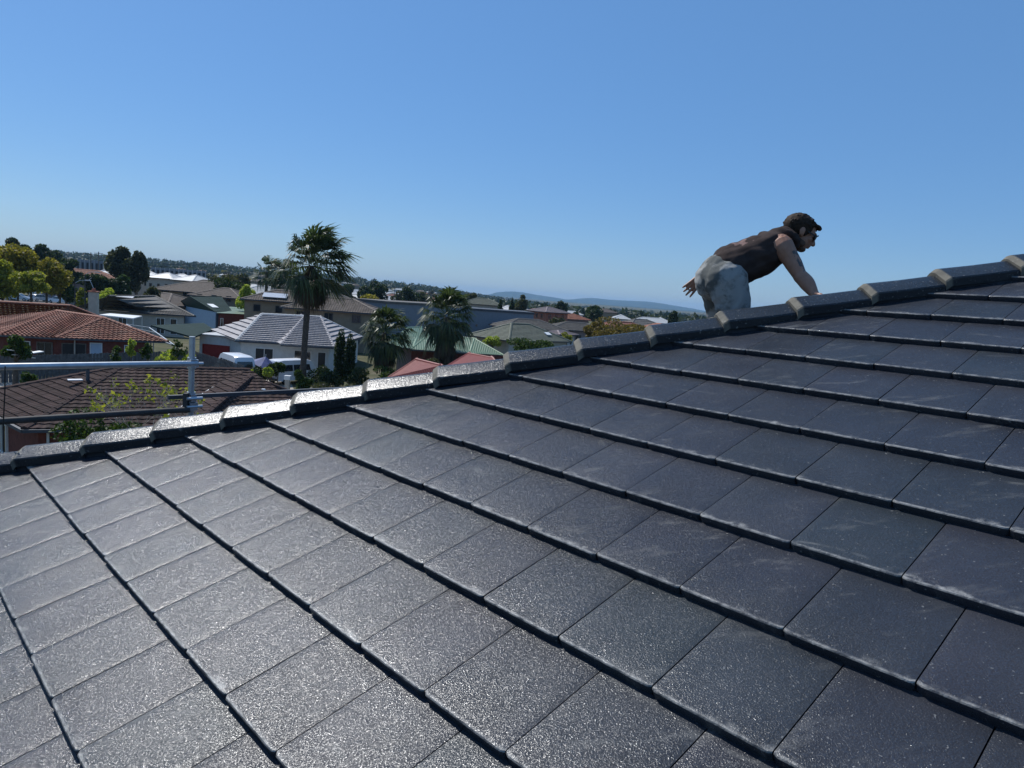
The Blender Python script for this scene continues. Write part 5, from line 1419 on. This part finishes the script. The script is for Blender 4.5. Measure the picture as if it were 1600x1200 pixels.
for s_ in (-1, 1):
    ell(HD, hp(.1, s_ * .012, -.034), (.01, .009, .008), HM)
    ell(HD, hp(.066, s_ * .036, -.02), (.022, .02, .018), HM)   # cheek
    ell(HD, hp(-.006, s_ * .079, -.006), (.019, .008, .031), HM @ Matrix.Rotation(R(-12), 3, 'Y'))   # ears
    ell(HD, hp(.004, s_ * .07, -.03), (.01, .008, .012), HM)
    ell(HD, hp(.075, s_ * .03, .006), (.012, .014, .01), HM)    # eyes
ell(HD, hp(.092, 0, -.053), (.012, .024, .0065), HM); ell(HD, hp(.089, 0, -.065), (.011, .021, .007), HM)   # lips
limb(HD, [hp(-.02, 0, -.03), hp(-.03, 0, -.1)], [.055, .055])
B.v += HD.v; off = len(B.v) - len(HD.v); B.f += [tuple(i + off for i in f) for f in HD.f]
# hands: palm, thumb and four fingers, all bent
def hand(mb, w_, d, up_, side, spread=.16, curl=.35, sc=1.0, splay=0):
    d = Vector(d).normalized(); up_ = (Vector(up_) - d * Vector(up_).dot(d)).normalized(); s_ = d.cross(up_) * side
    pc = w_ + d * .045 * sc
    for k in range(4):
        o_ = (k - 1.5) * .019 * sc
        limb(mb, [w_ + s_ * o_ * .6 + d * .005, w_ + d * .085 * sc + s_ * o_], [.0135 * sc, .0115 * sc], 10)
    L_ = (.072, .082, .076, .06)
    for k in range(4):
        o_ = (k - 1.5); a = o_ * spread; v = (d * math.cos(a) + s_ * math.sin(a)); b0 = w_ + d * .088 * sc + s_ * o_ * .021 * sc
        c1 = curl * (1 + .18 * ((k * 7) % 3 - 1))
        v1 = (v * math.cos(c1 * .6) - up_ * math.sin(c1 * .6)); v2 = (v * math.cos(c1 * 1.5) - up_ * math.sin(c1 * 1.5)); v3 = (v * math.cos(c1 * 2.2) - up_ * math.sin(c1 * 2.2)); l = L_[k] * sc
        p1 = b0 + v1 * l * .45; p2 = p1 + v2 * l * .32; p3 = p2 + v3 * l * .23
        limb(mb, [b0, p1, p2, p3], [.0098 * sc, .009 * sc, .0083 * sc, .0072 * sc], 10)
    t0 = w_ + d * .028 * sc - s_ * .026 * sc; tv = (d * .75 - s_ * .75 - up_ * .35).normalized()
    limb(mb, [t0, t0 + tv * .035 * sc, t0 + (tv + d * .35).normalized() * .07 * sc], [.014 * sc, .011 * sc, .0085 * sc], 10)
dF = (Y(1080, 449, YF + .06) - wrF); hand(B, wrF + dF.normalized() * .01, dF, (.25, -.9, .35), 1, spread=.1, curl=.3, sc=.92)
dN = (handN - wrN).normalized(); hand(B, wrN, Vector((.8, -.45, -.25)), (.3, .2, .9), -1, spread=.12, curl=.45)
body = remesh('body', B, .0048, skin, me_o, smooth=2)
body.data.materials.append(tat)
ua0, ua1 = shN.lerp(elbN, .35) - PO, elbN - PO
for p in body.data.polygons:
    c = p.center
    t = (c - ua0).dot(ua1 - ua0) / (ua1 - ua0).length_squared
    if 0 < t < 1.02 and (c - ua0 - (ua1 - ua0) * t).length < .06 and c.x > (ua0 + (ua1 - ua0) * t).x + .002: p.material_index = 1
# trousers
n = N('grey_trousers')
st = n.noise(6.5, 4, .65); st2 = n.noise(38, 4, .6)
c_ = n.mix(n.ramp(st, (.45, 0.0), (.58, .8)), (.3, .3, .285), (.06, .065, .06))
c_ = n.mix(n.ramp(st2, (.6, 0.0), (.72, .5)), c_, (.05, .055, .06))
n.set(base=c_, rough=.9, spec=.15, normal=n.bump(n.noise(220, 2), .3, .002)); trm = n.m
TR = MB(PO)
hemv = (waist - pelv).normalized()
limb(TR, [pelv - hemv * .03, pelv + hemv * .03, pelv.lerp(waist, .75)], [(.138, .17), (.138, .168), (.108, .146)])
for h_, k_, a_ in ((hipN, kneeN, ankN), (hipF, kneeF, ankF)):
    limb(TR, [h_ + Vector((-.01, 0, .0)), h_.lerp(k_, .5) + Vector((0, 0, 0)), k_ + Vector((.0, 0, .0))], [(.128, .108), (.108, .1), (.082, .082)])
    limb(TR, [k_ + Vector((-.005, 0, .0)), k_.lerp(a_, .5) + Vector((0, 0, .02)), a_ + Vector((.03, 0, 0))], [.075, .066, .055])
def folds(v):
    a = noise.noise(Vector((v.x * 15 + v.z * 3, v.y * 9, v.z * 6 - v.x * 5))) * .006 - abs(noise.noise(Vector((v.x * 10 + v.z * 5, v.y * 8, v.z * 13 - v.x * 12)))) * .010 + .003
    return a + noise.noise(Vector((v.x * 28, v.y * 20, v.z * 46 - v.x * 20))) * .0012 - .001
remesh('trousers', TR, .0075, trm, me_o, smooth=3, disp=folds)
# sleeveless hoodie, hem hanging below the belly
n = N('brown_hoodie')
n.set(base=n.ramp(n.noise(14, 4, .6), (.3, (.036, .027, .025)), (.7, (.062, .046, .041))), rough=.95, spec=.1, normal=n.bump(n.noise(300, 2), .25, .002)); hoodm = n.m
S = MB(PO)
dnv = Vector((hemv.z, 0, -hemv.x))
limb(S, [pelv.lerp(waist, .62) + dnv * .005, waist + dnv * .016, ribs + dnv * .016, chest + dnv * .008, neckb - Vector((.012, 0, .006))], [(.138, .174), (.139, .168), (.128, .168), (.11, .178), (.07, .095)])
ell(S, waist + dnv * .105 + hemv * .045, (.07, .12, .058)); ell(S, ribs + dnv * .06, (.09, .14, .075))
for q, yy in ((shN, .045), (shF, -.045)): limb(S, [chest + Vector((0, -yy * 1.2, .01)), q + Vector((-.055, yy * .95, .012))], [.1, .066])
# hood lying on the back of the neck
hb = neckb + Vector((-.03, 0, .012))
limb(S, [hb + Vector((.06, -.085, -.03)), hb + Vector((.0, -.09, .004)), hb + Vector((-.05, 0, .012)), hb + Vector((.0, .09, .004)), hb + Vector((.06, .085, -.03))], [.018, .024, .027, .024, .018])
limb(S, [neckb + Vector((.045, -.062, -.05)), neckb + Vector((.035, -.075, .0)), hb + Vector((-.0, -.07, .006))], [.016, .018, .02])
def sfold(v):
    a = noise.noise(Vector((v.x * 7 - v.z * 15, v.y * 6, v.z * 9 + v.x * 16))) * .011
    return a + noise.noise(Vector((v.x * 22 - v.z * 40, v.y * 14, v.z * 20))) * .004
shirt = remesh('hoodie', S, .0075, hoodm, me_o, smooth=1, disp=sfold)
shirt.data.materials.append(plain('faded_print', (.17, .105, .09), .95, .4, 40))
for p in shirt.data.polygons:
    c = p.center + PO; t = (c - waist).dot(chest - waist) / (chest - waist).length_squared
    if .1 < t < .62 and p.normal.z > .45 and abs(c.y - YM) < .1 and noise.noise(Vector((c.x * 34, c.y * 26, 2.2))) > .02: p.material_index = 1
# hair: cap of short tufts
n = N('brown_hair'); n.set(base=n.ramp(n.noise(60, 3), (.3, (.014, .009, .006)), (.7, (.05, .03, .018))), rough=.75, spec=.2, normal=n.bump(n.noise(150, 2, stretch=(1, 1, .3)), .6, .003)); hairm = n.m
HR = MB(PO); rh = random.Random(3)
ell(HR, hp(-.022, 0, .028), (.102, .084, .087), HM)
ell(HR, hp(-.055, 0, -.005), (.05, .066, .062), HM)
for i in range(230):
    th = rh.uniform(-math.pi, math.pi); ph = rh.uniform(.05, 1.75); v = Vector((math.sin(ph) * math.cos(th), math.sin(ph) * math.sin(th), math.cos(ph)))
    if v.x > .72 and v.z < .55: continue
    if v.x > -.25 and v.z < .15: continue
    p = hp(-.02 + v.x * .092, v.y * .077, .024 + v.z * .080); dd = HM @ (v + Vector((.55 if v.x > 0 else -.2, 0, -.35 * (1 - v.z))) + Vector((rh.uniform(-.22, .22), rh.uniform(-.22, .22), rh.uniform(-.15, .15)))).normalized()
    l = rh.uniform(.01, .019) * (1.3 if v.x > .3 and v.z > .3 else 1)
    limb(HR, [p - dd * .008, p + dd * l * .6, p + dd * l + HM @ Vector((.004, 0, -.004))], [.0085, .006, .0026], 6)
for i in range(26):     # fringe
    y_ = rh.uniform(-.06, .06); p = hp(.06 + rh.uniform(-.01, .01), y_, .085 - abs(y_) * .3); dd = HM @ Vector((1, rh.uniform(-.4, .4), rh.uniform(-.35, .35))).normalized()
    limb(HR, [p - dd * .02, p + dd * .018, p + dd * .036 + HM @ Vector((.003, 0, -.01))], [.011, .008, .003], 6)
for s_ in (-1, 1):
    ell(HR, hp(.0, s_ * .064, .035), (.035, .014, .03), HM); limb(HR, [hp(.02, s_ * .069, .015), hp(.024, s_ * .066, -.02)], [.01, .005], 8)
remesh('hair', HR, .0036, hairm, me_o, smooth=3)
ST = MB(PO); ell(ST, hp(.052, 0, -.088), (.036, .038, .024), HM); ell(ST, hp(.02, -.045, -.065), (.04, .018, .026), HM); ell(ST, hp(.02, .045, -.065), (.04, .018, .026), HM)
remesh('stubble', ST, .004, plain('stubble', (.11, .065, .045), .9, .3, 80), me_o, smooth=1)
# sunglasses
sg = MB(PO)
for s_ in (-1, 1):
    sg.beam(hp(.098, s_ * .058, .008), hp(.0, s_ * .077, .012), .004, .007)
sg.beam(hp(.101, -.06, .018), hp(.101, .06, .018), .006, .006)
gl = sg.build('sunglasses', M['dark'], me_o)
for s_ in (-1, 1):
    lb_ = MB(PO); ell(lb_, hp(.096, s_ * .034, .002), (.008, .03, .022), HM @ Matrix.Rotation(s_ * .22, 3, 'Z')); lb_.build('lens', M['glass'], gl, smooth=True)
# boots
n_ = plain('boot', (.12, .08, .05), .8, .25)
for a_ in (ankN, ankF):
    bt = MB(PO); limb(bt, [a_ + Vector((.02, -.01, .0)), a_ + Vector((-.08, .06, -.035)), a_ + Vector((-.14, .11, -.06))], [.05, .046, .038]); remesh('boot', bt, .008, n_, me_o)
